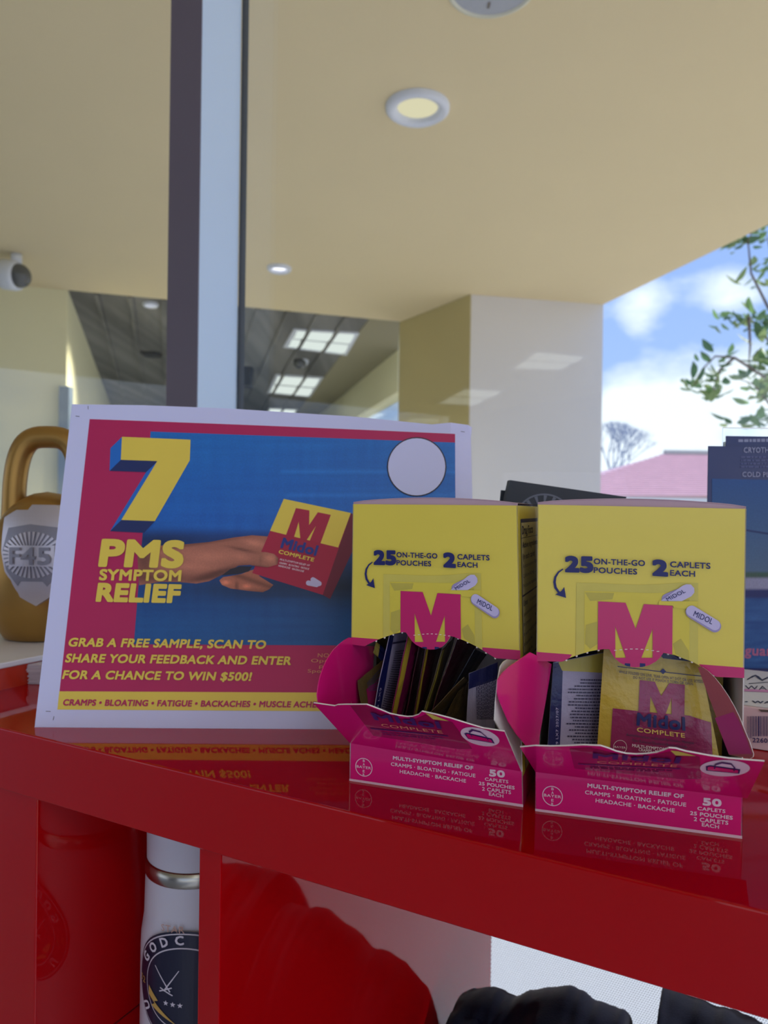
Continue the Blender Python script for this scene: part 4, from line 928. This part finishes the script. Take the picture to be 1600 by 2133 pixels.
s1 = [
 ('sachet with a gold rim and wine print at the left wall of the left carton', [X1(110, 800, -.004), X1(300, 800, -.02), X1(330, 330, -.022), X1(75, 535, -.004)], FOILY, None),
 ('added shade-toned sachet flat against the inner left wall of the left carton', [X1(120, 830, -.03), X1(420, 850, -.05), X1(430, 60, -.05), X1(130, 60, -.03)], FOILY, None),  # extra dark sachet, added to stand for shade on the pale wall
 ('navy topped sachet lying crooked behind the others at the upper left of the left carton', [X1(215, 270, -.026), X1(350, 400, -.03), X1(350, 255, -.03), X1(245, 165, -.026)], FOILN, None),
 ('grey-backed sachet with a navy edge and fine print, at the left of the left carton', [X1(232, 800, -.008), X1(398, 850, -.03), X1(556, 80, -.03), X1(368, 105, -.008)], FOILW, None),
 ('magenta sachet with a yellow edge beside the grey-backed one', [X1(398, 850, -.006), X1(530, 860, -.032), X1(700, 190, -.032), X1(552, 80, -.006)], FOILM, None),
 ('shade-darkened magenta sachet with a tan left edge in the middle of the left carton', [X1(606, 875, -.008), X1(700, 870, -.04), X1(870, 230, -.04), X1(726, 230, -.008)], FOILM, None),
 ('shade-darkened magenta sachet seen edge-on just behind the tab, between the magenta and the tan-edged ones', [X1(528, 860, -.016), X1(610, 870, -.04), X1(740, 180, -.04), X1(672, 170, -.016)], FOILM, None),
 ('dark folded sachet fanning to the right from the middle of the left carton', [X1(700, 850, -.01), X1(770, 850, -.04), X1(1000, 110, -.045), X1(880, 250, -.012)], FOILY, None),
 ('wide shade-darkened magenta sachet fanning to the upper right in the left carton', [X1(770, 835, -.014), X1(830, 860, -.045), X1(1210, 180, -.05), X1(1010, 130, -.018)], FOILM, None),
 ('dark sachet fanning under the right end of the arch in the left carton', [X1(830, 860, -.02), X1(890, 875, -.045), X1(1300, 290, -.05), X1(1190, 240, -.024)], FOILN, None),
 ('thin yellow-edged sachet leaning low in front in the left carton', [X1(765, 840, -.006), X1(900, 872, -.03), X1(1120, 540, -.03), X1(1085, 508, -.006)], FOILY, None),
 ('shade-darkened gold sachet leaning against the grey one on the right of the left carton', [X1(905, 880, -.012), X1(1100, 935, -.03), X1(1125, 560, -.03), X1(1030, 640, -.012)], FOILY, None),
 ('grey-backed sachet with a navy top against the right wall of the left carton', [X1(1108, 940, -.012), X1(1375, 950, -.02), X1(1405, 360, -.02), X1(1130, 470, -.012)], FOILW, None)]
WF = mat('shaded_magenta_foil', rgb(78, 22, 44), .3, var=.15, vscale=60, bump=.35, bscale=180); BF = mat('shaded_yellow_foil', rgb(92, 74, 40), .35, var=.15, vscale=60, bump=.35, bscale=180); DF = mat('shaded_navy_foil', rgb(20, 24, 50), .35, var=.15, bump=.3, bscale=180)  # darker foil copies, the shade inside the carton put into their colour
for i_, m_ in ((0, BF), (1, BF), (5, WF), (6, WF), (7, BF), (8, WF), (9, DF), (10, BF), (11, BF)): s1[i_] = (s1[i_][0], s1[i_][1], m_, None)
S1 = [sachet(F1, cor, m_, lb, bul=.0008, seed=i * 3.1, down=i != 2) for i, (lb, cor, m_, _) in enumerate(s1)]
def X1p(pts): return [(730 + x / 4.571, 1300 + y / 4.571) for x, y in pts]
def strip(i, a0, a1, m_, b0=0, b1=1, lay=2, name='printed_strip'):
    t2, o, Q = S1[i]; flat(name, Q, [(a0, b0), (a1, b0), (a1, b1), (a0, b1)], m_, o, lay, (.09, .08))
strip(0, .22, 1, FOILM, 0, .86); textrows('fine_print', S1[0][2], X1p([(150, 560), (300, 400), (300, 640), (170, 640)]), 7, INKG, S1[0][1], 3)
strip(2, 0, .35, OLIVE3); strip(3, 0, .24, FOILN); 
textrows('fine_print', S1[3][2], X1p([(425, 250), (520, 240), (400, 830), (290, 800)]), 26, INKG, S1[3][1], 4, fill=.45)
text('date_code', S1[3][2], 'NAL EFL15 LX9', (.12, .22), (.12, .62), (.05, .22), LILAC, S1[3][1], .0, 4, 2, True)
flat('fold_line', S1[3][2], [(.24, .93), (1, .93), (1, .945), (.24, .945)], INKG, S1[3][1], 3)
strip(4, 0, .2, FOILY); strip(5, 0, .12, FOILY); strip(6, .8, 1, FOILY); strip(7, 0, .1, OLIVE3); strip(8, 0, .08, OLIVE); strip(9, 0, .3, FOILY, 0, .6); strip(12, 0, 1, FOILN, .86, 1)
textrows('fine_print', S1[12][2], X1p([(1200, 905), (1190, 560), (1390, 470), (1365, 905)]), 13, INKG, S1[12][1], 4, fill=.5, ragged=.1)
def X2(x, y, q): return (1030 + x / 2.807, 1020 + y / 2.807, q)
tb_, ob_, Qb = sachet(F2, [X2(312, 1500, -.010), X2(700, 1510, -.022), X2(720, 935, -.026), X2(345, 1010, -.014)], FOILW, 'grey-backed sachet with a navy left edge and upside-down print in the right carton', .001, .0005, 5)
flat('printed_strip', Qb, [Qb.inv(*q) for q in B2([(345, 1012), (400, 1010), (382, 1500), (312, 1500)])] , FOILN, ob_, 2, (.09, .08))
flat('folded_top', Qb, [Qb.inv(*q) for q in B2([(372, 1008), (700, 940), (700, 1075), (395, 1058)])], OLIVE3, ob_, 3, (.09, .08))
for r_ in range(22):
    y = 1108 + r_ * 18.3; xl = 415 + 30 * (r_ % 4 == 1) + 50 * (r_ < 2)
    textrows('fine_print', Qb, B2([(632, y + 9), (xl, y + 7), (xl, y - 2), (632, y)]), 1, INKG, ob_, 5, fill=.9, seed=r_)
text('date_code', Qb, 'A79 LX7 2027/07', *B2([(372, 1530), (372, 1272), (358, 1530)]), LILAC, ob_, .0, 4, 2)
tf_, of_, Qf = sachet(F2, [X2(600, 1520, -.0085), X2(1316, 1570, -.0095), X2(1190, 935, -.013), X2(642, 900, -.0115)], FOILY, 'yellow and magenta sachet facing front in the right carton', .0022, .0007, 11)
def f2(name, pts, m_, lay, step=(.07, .07)): return flat(name, Qf, [Qf.inv(*q) for q in B2(pts)], m_, of_, lay, step)
f2('magenta_block', [(692, 1277), (1140, 1320), (1266, 1360), (1275, 1566), (676, 1530)], FOILM, 3)
f2('navy_band', [(960, 950), (1110, 980), (1150, 1005), (985, 985)], FOILN, 3)
f2('monogram', [(850, 1112), (938, 1122), (975, 1205), (1022, 1130), (1113, 1140), (1110, 1325), (1035, 1318), (1036, 1215), (1000, 1312), (955, 1308), (912, 1205), (908, 1302), (842, 1295)], FOILM, 4)
f2('rule', [(720, 1031), (1215, 1088), (1215, 1092), (720, 1035)], NAVY, 4); f2('diamond_mark', [(968, 1060), (986, 1044), (1004, 1062), (986, 1078)], NAVY, 5, None)
def t2_(s, a, b_, h, m_, bold=.03, lay=6, res=3): q = B2([a, b_, h]); text('lettering', Qf, s, q[0], q[1], q[2], m_, of_, bold, lay, res)
t2_('WHILE FOLDED ON LINE, TEAR OPEN AT DOT OR USE SCISSORS', (727, 1070), (1240, 1132), (728, 1054), NAVY, 0, 6, 2); t2_('DO NOT USE IF POUCH IS TORN OR OPEN.', (812, 1103), (1165, 1143), (813, 1088), NAVY, 0, 6, 2)
t2_('Midol', (833, 1372), (1112, 1402), (838, 1304), NAVY, .06, 11); t2_('COMPLETE', (833, 1410), (1112, 1446), (834, 1386), YINK, .03, 11)
t2_('Acetaminophen/Caffeine/Pyrilamine Maleate', (770, 1436), (1165, 1486), (771, 1420), INKG, .0, 7, 2); t2_('Pain Reliever/Diuretic/Antihistamine', (806, 1470), (1125, 1510), (807, 1453), INKG, .0, 7, 2)
t2_('MULTI-SYMPTOM RELIEF', (805, 1500), (1085, 1532), (806, 1484), WINK, .05, 7, 2); t2_('CRAMPS · BLOATING', (843, 1525), (1040, 1545), (844, 1509), WINK, .03, 7, 2)
ringpatch('round_emblem', Qf, 1030 + 735 / 2.807, 1020 + 1502 / 2.807, 40 / 2.807, .9, WINK, of_, 6)
t2_('BAYER', (702, 1506), (768, 1512), (702, 1495), WINK, .0, 7, 2)
sachet(F2, [X2(660, 1500, -.03), X2(1330, 1540, -.03), X2(1340, 990, -.034), X2(600, 930, -.034)], FOILY, 'plain yellow sachet standing behind the front one in the right carton', .001, .0006, 19)
sachet(F2, [X2(400, 1480, -.045), X2(1300, 1540, -.045), X2(1310, 960, -.05), X2(380, 900, -.05)], FOILN, 'navy sachet deepest in the right carton, showing under the arch', .001, .0006, 23)

# ------------------------------------------------------------------ right side of the counter: flat box, brochures, black card
pb0, pb1 = onz(1520, 1553), onz(1720, 1585); bu = (pb1 - pb0).normalized(); bn = Vector((-bu.y, bu.x, 0)); BH = .0252
wb = thing('flat_box', 'pale flat box with a barcode behind the right carton', 'box', (pb0 + pb1) / 2 + bn * .05)
PINKB = mat('pale_pink_board', rgb(224, 196, 204), .6); bm = bmesh.new(); obox(bm, pb0 + Vector((0, 0, .0003)), pb1 - pb0, bn * .118, (0, 0, BH), .0006); part('body', bm, PINKB, wb)
WQ = Quad(pb0, pb1, pb1 + Vector((0, 0, BH)), pb0 + Vector((0, 0, BH))); WQ.n = -bn
TQ = Quad(pb0 + Vector((0, 0, BH)), pb1 + Vector((0, 0, BH)), pb1 + Vector((0, 0, BH)) + bn * .118, pb0 + Vector((0, 0, BH)) + bn * .118); TQ.n = Vector((0, 0, 1))
def tq(px, py): P = onz(px, py, BH + .0003); return ((P - pb0).dot(bu) / (pb1 - pb0).length, (P - pb0).dot(bn) / .118)
lab = flat('label_sheet', TQ, [(.0, .02), (1, .02), (1, .98), (.0, .98)], mat('white_label', rgb(232, 230, 236), .5), wb, 4)
DARK = mat('dark_ink', rgb(60, 62, 84), .5)
def tl2(pts, m_, lay, name='printed_line'): flat(name, TQ, [tq(*q) for q in pts], m_, lab, lay)
tl2(stroke([(1556, 1417), (1568, 1410), (1574, 1408), (1580, 1412), (1588, 1418), (1600, 1412)], [2, 3, 3, 5, 3, 3]), DARK, 6); tl2(stroke([(1560, 1425), (1600, 1422)], 1.2), DARK, 6)
tl2([(1548, 1436), (1640, 1440), (1640, 1445), (1548, 1441)], mat('pink_rule', rgb(222, 150, 200), .5), 6)
for s, a, b_, h in (('WAX', (1552, 1437), (1618, 1439), 8),):
    text('lettering', TQ, s, tq(*a), tq(*b_), tq(a[0], a[1] - h), DARK, lab, .0, 6, 2, True)
text('lettering', TQ, '• WAX •', tq(1552, 1465), tq(1640, 1468), tq(1552, 1460.5), DARK, lab, .03, 6, 2, True)
def wq(px, py): P = onplane(px, py, pb0, bn); return ((P - pb0).dot(bu) / (pb1 - pb0).length, P.z / BH)
x = 1556.5; rr = random.Random(4)
while x < 1632:
    wd = rr.choice((.9, .9, 1.4, 1.4, 2.6)); o = flat('barcode_bar', WQ, [wq(x, 1491), wq(x + wd, 1491.2), wq(x + wd, 1533 + (x < 1566) * 4), wq(x, 1533 + (x < 1566) * 4)], NAVY, wb, 8); x += wd + rr.choice((1.2, 1.8, 2.4))
text('lettering', WQ, '22600', wq(1568, 1545), wq(1607, 1547), wq(1568, 1536), NAVY, wb, .02, 8, 2, True)
flat('thumb_slot', WQ, [wq(1580, 1477), wq(1660, 1481), wq(1660, 1486), wq(1586, 1482)], mat('slot_shadow_brown', rgb(96, 84, 80), .8), wb, 8)
# brochures in a clear holder
YB_ = .566
def vq(c4, Y): return Quad(*[aty(x, y, Y) for x, y in c4])
NB = mat('brochure_navy', rgb(30, 46, 108), .35, coat=.3); BB = mat('brochure_blue', rgb(38, 96, 170), .35, coat=.3, var=.06, vscale=10)
br = thing('brochure', 'navy brochure with a blue water photo, front one at the right edge', 'brochure', aty(1560, 1390, YB_))
zb_ = .0003
def vbq(TLx, TLy, wid, Y):
    a = aty(TLx, TLy, Y); lo = Vector((a.x, Y, zb_)); return Quad(lo, lo + Vector((wid, 0, 0)), a + Vector((wid, 0, 0)), a)
BQ = vbq(1476, 929, .10, YB_); sb = sheet('cover', BQ, [(0, 0), (1, 0), (1, 1), (0, 1)], NB, NB, br, .001)
def bf(name, pts, m_, lay): return flat(name, BQ, pp(BQ, pts), m_, sb, lay)
def water(x, y):
    if y < 1190: f = (y - 997) / 193; return (38 + 50 * f, 92 + 30 * f, 164 - 6 * f)
    if y < 1206: return (70 + 10 * noise.noise(Vector((x * .2, y * .3, 0))), 104, 92)
    if y < 1225: return (158, 164, 200)
    if y < 1245: return (34, 52, 118)
    k_ = noise.noise(Vector((x * .02, y * .12, 2))) * 28; return (46 + k_, 98 + k_, 168 + k_)
painted('water_photograph', BQ, [(1483, 997), (1740, 1003), (1740, 1392), (1483, 1392)], water, (12, 6), sb, 2)
bf('photo_line', [(1540, 1100), (1740, 1132), (1740, 1136), (1540, 1104)], mat('line_navy', rgb(40, 64, 120), .5), 4)
BL_ = mat('brochure_pale_ink', rgb(150, 160, 196), .5)
text('lettering', BQ, 'CRYOTHERAPY', (1549, 943), (1640, 943), (1549, 932), BL_, sb, .03, 4, 2); text('lettering', BQ, 'COLD PLUNGE', (1546, 993), (1640, 994), (1546, 983), BL_, sb, .03, 4, 2)
textrows('fine_print', BQ, [(1543, 949), (1640, 949), (1640, 976), (1543, 976)], 4, mat('brochure_dim_ink', rgb(88, 100, 150), .5), sb, 4)
text('lettering', BQ, 'guard', (1551, 1364), (1622, 1366), (1552, 1344), mat('brochure_pink_ink', rgb(186, 110, 150), .5), sb, .04, 4, 2)
br2 = thing('brochure', 'navy brochure standing taller behind the water photo brochure', 'brochure', aty(1560, 1390, YB_ + .006))
BQ2 = vbq(1513, 908, .10, YB_ + .006); s2_ = sheet('cover', BQ2, [(0, 0), (1, 0), (1, 1), (0, 1)], NB, NB, br2, .001)
textrows('fine_print', BQ2, [(1538, 914), (1640, 911), (1640, 922), (1538, 922)], 1, BL_, s2_, 2, fill=.7)
AC = bpy.data.materials.new('clear_acrylic'); AC.use_nodes = True; b_ = AC.node_tree.nodes['Principled BSDF']; b_.inputs['Base Color'].default_value = (.96, .98, .98, 1); b_.inputs['Roughness'].default_value = .03; b_.inputs['Transmission Weight'].default_value = 1; b_.inputs['IOR'].default_value = 1.3
ah = thing('acrylic_holder', 'clear acrylic brochure holder behind the navy brochures', 'brochure holder', aty(1560, 1390, YB_ + .012))
a = aty(1506, 890, YB_ + .012); bm = bmesh.new(); box(bm, a.x, a.x + .14, YB_ + .011, YB_ + .0135, .0004, a.z, .0006); part('back_plate', bm, AC, ah)
bm = bmesh.new(); box(bm, a.x, a.x + .0025, YB_ + .008, YB_ + .011, .0004, a.z - .012); part('side_plate', bm, AC, ah)
# black card with a ring emblem
kY = .52; BK = mat('black_card', rgb(42, 50, 64), .5, var=.05)
def ak(x, y, Y=kY): return aty(x, y, Y)
cd = thing('black_box', 'black card box with a ring emblem standing askew behind the cartons', 'box', ak(1170, 1100))
pts = [ak(1063, 1000), ak(1305, 1035), ak(1262, 1262), ak(1010, 1235)]
KQ = Quad(pts[3], pts[2], pts[1], pts[0]); dz = min(q.z for q in KQ.p[:2]); 
dwn = Vector((KQ.p[0].x - KQ.p[3].x, 0, KQ.p[0].z - KQ.p[3].z))
h0 = (KQ.p[3].z - .0005) / -dwn.z; P3 = KQ.p[3] + dwn * h0; dw2 = Vector((KQ.p[1].x - KQ.p[2].x, 0, KQ.p[1].z - KQ.p[2].z)); P2_ = KQ.p[2] + dw2 * ((KQ.p[2].z - .0005) / -dw2.z)
KQ = Quad(P3, P2_, KQ.p[2], KQ.p[3]); ks = sheet('front_cover', KQ, [(0, 0), (1, 0), (1, 1), (0, 1)], BK, BK, cd, .012)
EM = mat('emblem_grey', rgb(104, 112, 132), .5)
cx_, cy_ = 1133, 1078
ringpatch('ring_emblem', KQ, cx_, cy_, 58, 4, EM, ks, 2, 48, 50)
for i in range(-3, 4):
    a = math.radians(-90 + i * 22); flat('emblem_ray', KQ, pp(KQ, stroke([(cx_ + 30 * math.cos(a), cy_ + 26 * math.sin(a)), (cx_ + 53 * math.cos(a + .06), cy_ + 46 * math.sin(a + .06))], [2, 7])), EM, ks, 3)
bkl = thing('black_folder', 'thin black folder just showing left of the black card box', 'folder', ak(1080, 1100, kY + .016))
FQ_ = Quad(ak(1008, 1240, kY + .016), ak(1200, 1240, kY + .016), ak(1210, 1032, kY + .016), ak(1044, 1021, kY + .016)); z_ = Vector((FQ_.p[0].x, kY + .016, .0005)); z2 = Vector((FQ_.p[1].x, kY + .016, .0005))
sheet('cover', Quad(z_, z2, FQ_.p[2], FQ_.p[3]), [(0, 0), (1, 0), (1, 1), (0, 1)], BK, BK, bkl, .002)

# ------------------------------------------------------------------ the bottle in the left cubby
bc = aty(411, 2000, .499); bc.z = -.3298; BR_ = .0368
WB = mat('white_powder_coat', rgb(206, 206, 218), .45, var=.03, bump=.05, bscale=900); ST = mat('brushed_steel', rgb(176, 172, 160), .25, metal=1)
bo = thing('water_bottle', 'white insulated bottle with a round navy emblem in the left cubby', 'bottle', bc)
def zat(py): return HC - (py - 1054) / 1500 * (.499 - BR_ * .75)
zr0, zr1 = zat(1842), zat(1812)
bm = bmesh.new(); lathe(bm, [(0, 0), (BR_ * .95, 0), (BR_ * 1.02, .004), (BR_ * 1.02, zat(2000) - bc.z), (BR_ * 1.01, zat(1970) - bc.z), (BR_ * .965, zat(1930) - bc.z), (BR_ * .95, zr0 - bc.z)], bc, 64); part('body', bm, WB, bo, True)
bm = bmesh.new(); lathe(bm, [(BR_ * .955, zr0 - bc.z), (BR_ * .965, zr0 - bc.z + .0008), (BR_ * .965, zr1 - bc.z), (BR_ * .93, zr1 - bc.z + .0006)], bc, 64); part('steel_collar', bm, ST, bo, True)
bm = bmesh.new(); lathe(bm, [(BR_ * .93, zr1 - bc.z + .0004), (BR_ * .935, zr1 - bc.z + .016), (BR_ * .93, zr1 - bc.z + .03), (BR_ * .86, zr1 - bc.z + .036), (0, zr1 - bc.z + .038)], bc, 64); part('cap', bm, WB, bo, True)
def wrapm(name, pts2, m_, lay, tri=None, parent=None):
    """emblem art: pixel coordinates wrapped round the bottle; angle measured from its camera-facing line"""
    k_ = .499 / 1500; v2, fs = cdt(pts2, (8, 8)) if tri is None else (pts2, tri); V = []
    for x, y in v2:
        th = max(-1.5, min(1.5, (x - 411) * k_ * .92 / BR_)); r_ = BR_ * 1.02 + .0002 * lay
        P = bc + Vector((math.sin(th) * r_, -math.cos(th) * r_, 0)); P.z = -.1655 - (y - 2050) * k_ * .93; V.append(P)
    F = []
    for f in fs:
        a, b_, c = V[f[0]], V[f[1]], V[f[2]]; nn = (b_ - a).cross(c - a); cc = (a + b_ + c) / 3 - bc; cc.z = 0; F.append(tuple(f) if nn.dot(cc) > 0 else tuple(f[::-1]))
    return mesh(name, V, F, m_, parent or emb)
EN = mat('emblem_navy', rgb(20, 24, 52), .4); EP = mat('emblem_plum', rgb(48, 24, 52), .4); EG = mat('emblem_gold', rgb(196, 160, 84), .4); EW = mat('emblem_white', rgb(214, 208, 220), .4)
bod = [o for o in bo.children if o.name.startswith('body')][0]
emb = bod; ex, ey = 411, 2054
wrapm('emblem_disc', circ(ex, ey, 122, 118, 60), EN, 1); wrapm('emblem_ring', circ(ex, ey, 118, 114, 60), EW, 2); wrapm('emblem_disc', circ(ex, ey, 115.5, 111.5, 60), EN, 3); wrapm('emblem_ring', circ(ex, ey, 88, 85, 60), EW, 4); wrapm('emblem_disc', circ(ex, ey, 85.5, 82.5, 60), EN, 5)
def warc(s, r, a0, step, h, m_, rot=0):
    for i, ch in enumerate(s):
        if ch == ' ': continue
        v, f = glyphs(ch, 2); x0, x1 = min(p[0] for p in v), max(p[0] for p in v); A_2 = math.radians(a0 + step * i); sc_ = h / CAP
        for dxy in ((0, 0), (1.6, 0), (0, 1.4), (1.6, 1.4)):
            P = []
            for x, y in v:
                lx_ = (x - (x0 + x1) / 2) * sc_ + dxy[0] - .8; ly = y * sc_ + dxy[1] - .7
                P.append((ex + (r + ly) * math.sin(A_2) + lx_ * math.cos(A_2), ey - (r + ly) * math.cos(A_2) + lx_ * math.sin(A_2)))
            wrapm('lettering', P, m_, 6, f)
warc('GODC', 92, -62, 19.5, 18, EW); warc('U', 92, -122, 0, 18, EW)
for i, ch in enumerate('S2'):
    v, f = glyphs(ch, 2); x0 = min(p[0] for p in v); P = [(ex - 112 + i * 10 + (x - x0) * 14 / CAP, ey + 10 + i * 2 - y * 13 / CAP) for x, y in v]; wrapm('lettering', P, EG, 6, f)
wrapm('sword', stroke([(ex - 60, ey - 40), (ex - 24, ey + 8)], [1.5, 3]), EW, 7); wrapm('sword', stroke([(ex - 6, ey - 38), (ex - 38, ey + 8)], [1.5, 3]), EW, 7); wrapm('sword_hilt', stroke([(ex - 46, ey + 2), (ex - 18, ey + 14)], 2.5), EW, 8); wrapm('sword_hilt', stroke([(ex - 20, ey - 2), (ex - 48, ey + 10)], 2.5), EW, 8)
wrapm('lightning_bolt', [(ex - 78, ey + 8), (ex - 52, ey + 32), (ex - 62, ey + 36), (ex - 8, ey + 76), (ex - 70, ey + 46), (ex - 60, ey + 40), (ex - 78, ey + 26)], EG, 7)
for i in range(3):
    c = (ex - 33 + i * 15, ey + 32 + i * 1); wrapm('star', [(c[0] + (6 if j % 2 == 0 else 2.6) * math.sin(j * math.pi / 5), c[1] - (6 if j % 2 == 0 else 2.6) * math.cos(j * math.pi / 5)) for j in range(10)], EW, 7)
v, f = glyphs('STAR', 2); x0 = min(p[0] for p in v); wrapm('lettering', [(362 + (x - x0) * 15 / CAP, 1940 - y * 14 / CAP) for x, y in v], mat('faded_orange_print', rgb(196, 156, 140), .5), 1, f)

# ------------------------------------------------------------------ dark fleece in the right cubby
FL = mat('navy_fleece', rgb(13, 17, 36), .95, var=.25, vscale=400, bump=.3, bscale=1400, spec=.08)
try: FL.node_tree.nodes['Principled BSDF'].inputs['Sheen Weight'].default_value = .12
except Exception: pass
def heap(name, sil, s0, s1, label, seed, fold):
    """a cloth heap: its crest follows the outline at depth s1, the front rolls down to the shelf"""
    zf = -.4595; V = []; nx_, ny_ = 90, 44; xs = [p[0] for p in sil]
    def yy(x):
        for (a, b_), (c, d) in zip(sil, sil[1:]):
            if a <= x <= c: f_ = (x - a) / (c - a); f_ = f_ * f_ * (3 - 2 * f_); return b_ + (d - b_) * f_
        return sil[-1][1]
    crest = [onplane(xs[0] + (xs[-1] - xs[0]) * i / nx_, yy(xs[0] + (xs[-1] - xs[0]) * i / nx_), S(0, s1), NX) for i in range(nx_ + 1)]
    for i, P in enumerate(crest):
        hgt = max(.004, P.z - zf); t_2 = (P - P0).dot(UX)
        for j in range(ny_ + 1):
            f_ = j / ny_; s_ = s0 + (min(.43, s1 + .1) - s0) * f_; fc = (s1 - s0) / (min(.43, s1 + .1) - s0)
            pr_ = max(0, math.sin(math.pi / 2 * min(1, f_ / fc))) ** .8 if f_ <= fc else max(0, math.cos(math.pi / 2 * min(1, (f_ - fc) / (1 - fc)))) ** .7
            edge = min(1, min(i, nx_ - i) / 6) ** .5
            nz_ = noise.noise(Vector((t_2 * fold + s_ * 9, s_ * 7 + t_2 * 6, seed))) * .010 * min(1, f_ * 4) * (1 if abs(f_ - fc) > .08 else .25) + abs(noise.noise(Vector((t_2 * fold * 1.7 - s_ * 22, seed, s_ * 5)))) * -.007 * (1 if abs(f_ - fc) > .05 else .2)
            z = zf + hgt * pr_ * edge + (nz_ if 0 < j < ny_ else 0)
            V.append(S(t_2 * 1.0, s_, 0) + Vector((0, 0, max(zf, z))))
    Fs = [(i * (ny_ + 1) + j, (i + 1) * (ny_ + 1) + j, (i + 1) * (ny_ + 1) + j + 1, i * (ny_ + 1) + j + 1) for i in range(nx_) for j in range(ny_)]
    Fs.append(tuple([i * (ny_ + 1) for i in range(nx_ + 1)] [::-1] + [j for j in range(1, ny_ + 1)] + [i * (ny_ + 1) + ny_ for i in range(1, nx_ + 1)] + [nx_ * (ny_ + 1) + j for j in range(ny_ - 1, 0, -1)]))
    o = mesh(name, V, Fs, FL, None, True); tag(o, label, 'garment', 'dark fleece garments under the counter')
heap('fleece_garment', [(930, 2190), (938, 2120), (955, 2076), (975, 2068), (1005, 2064), (1030, 2068), (1050, 2080), (1068, 2084), (1100, 2072), (1140, 2064), (1180, 2061), (1205, 2070), (1240, 2092), (1290, 2112), (1318, 2140), (1330, 2190)], .16, .29, 'black fleece garment in a low mound under the counter, left one', 3.3, 26)
heap('fleece_garment', [(1350, 2040), (1356, 2046), (1380, 2056), (1400, 2066), (1450, 2086), (1500, 2108), (1560, 2136), (1650, 2170), (1800, 2210)], .16, .32, 'black fleece garment under the counter at the right, against its front edge', 9.1, 34)
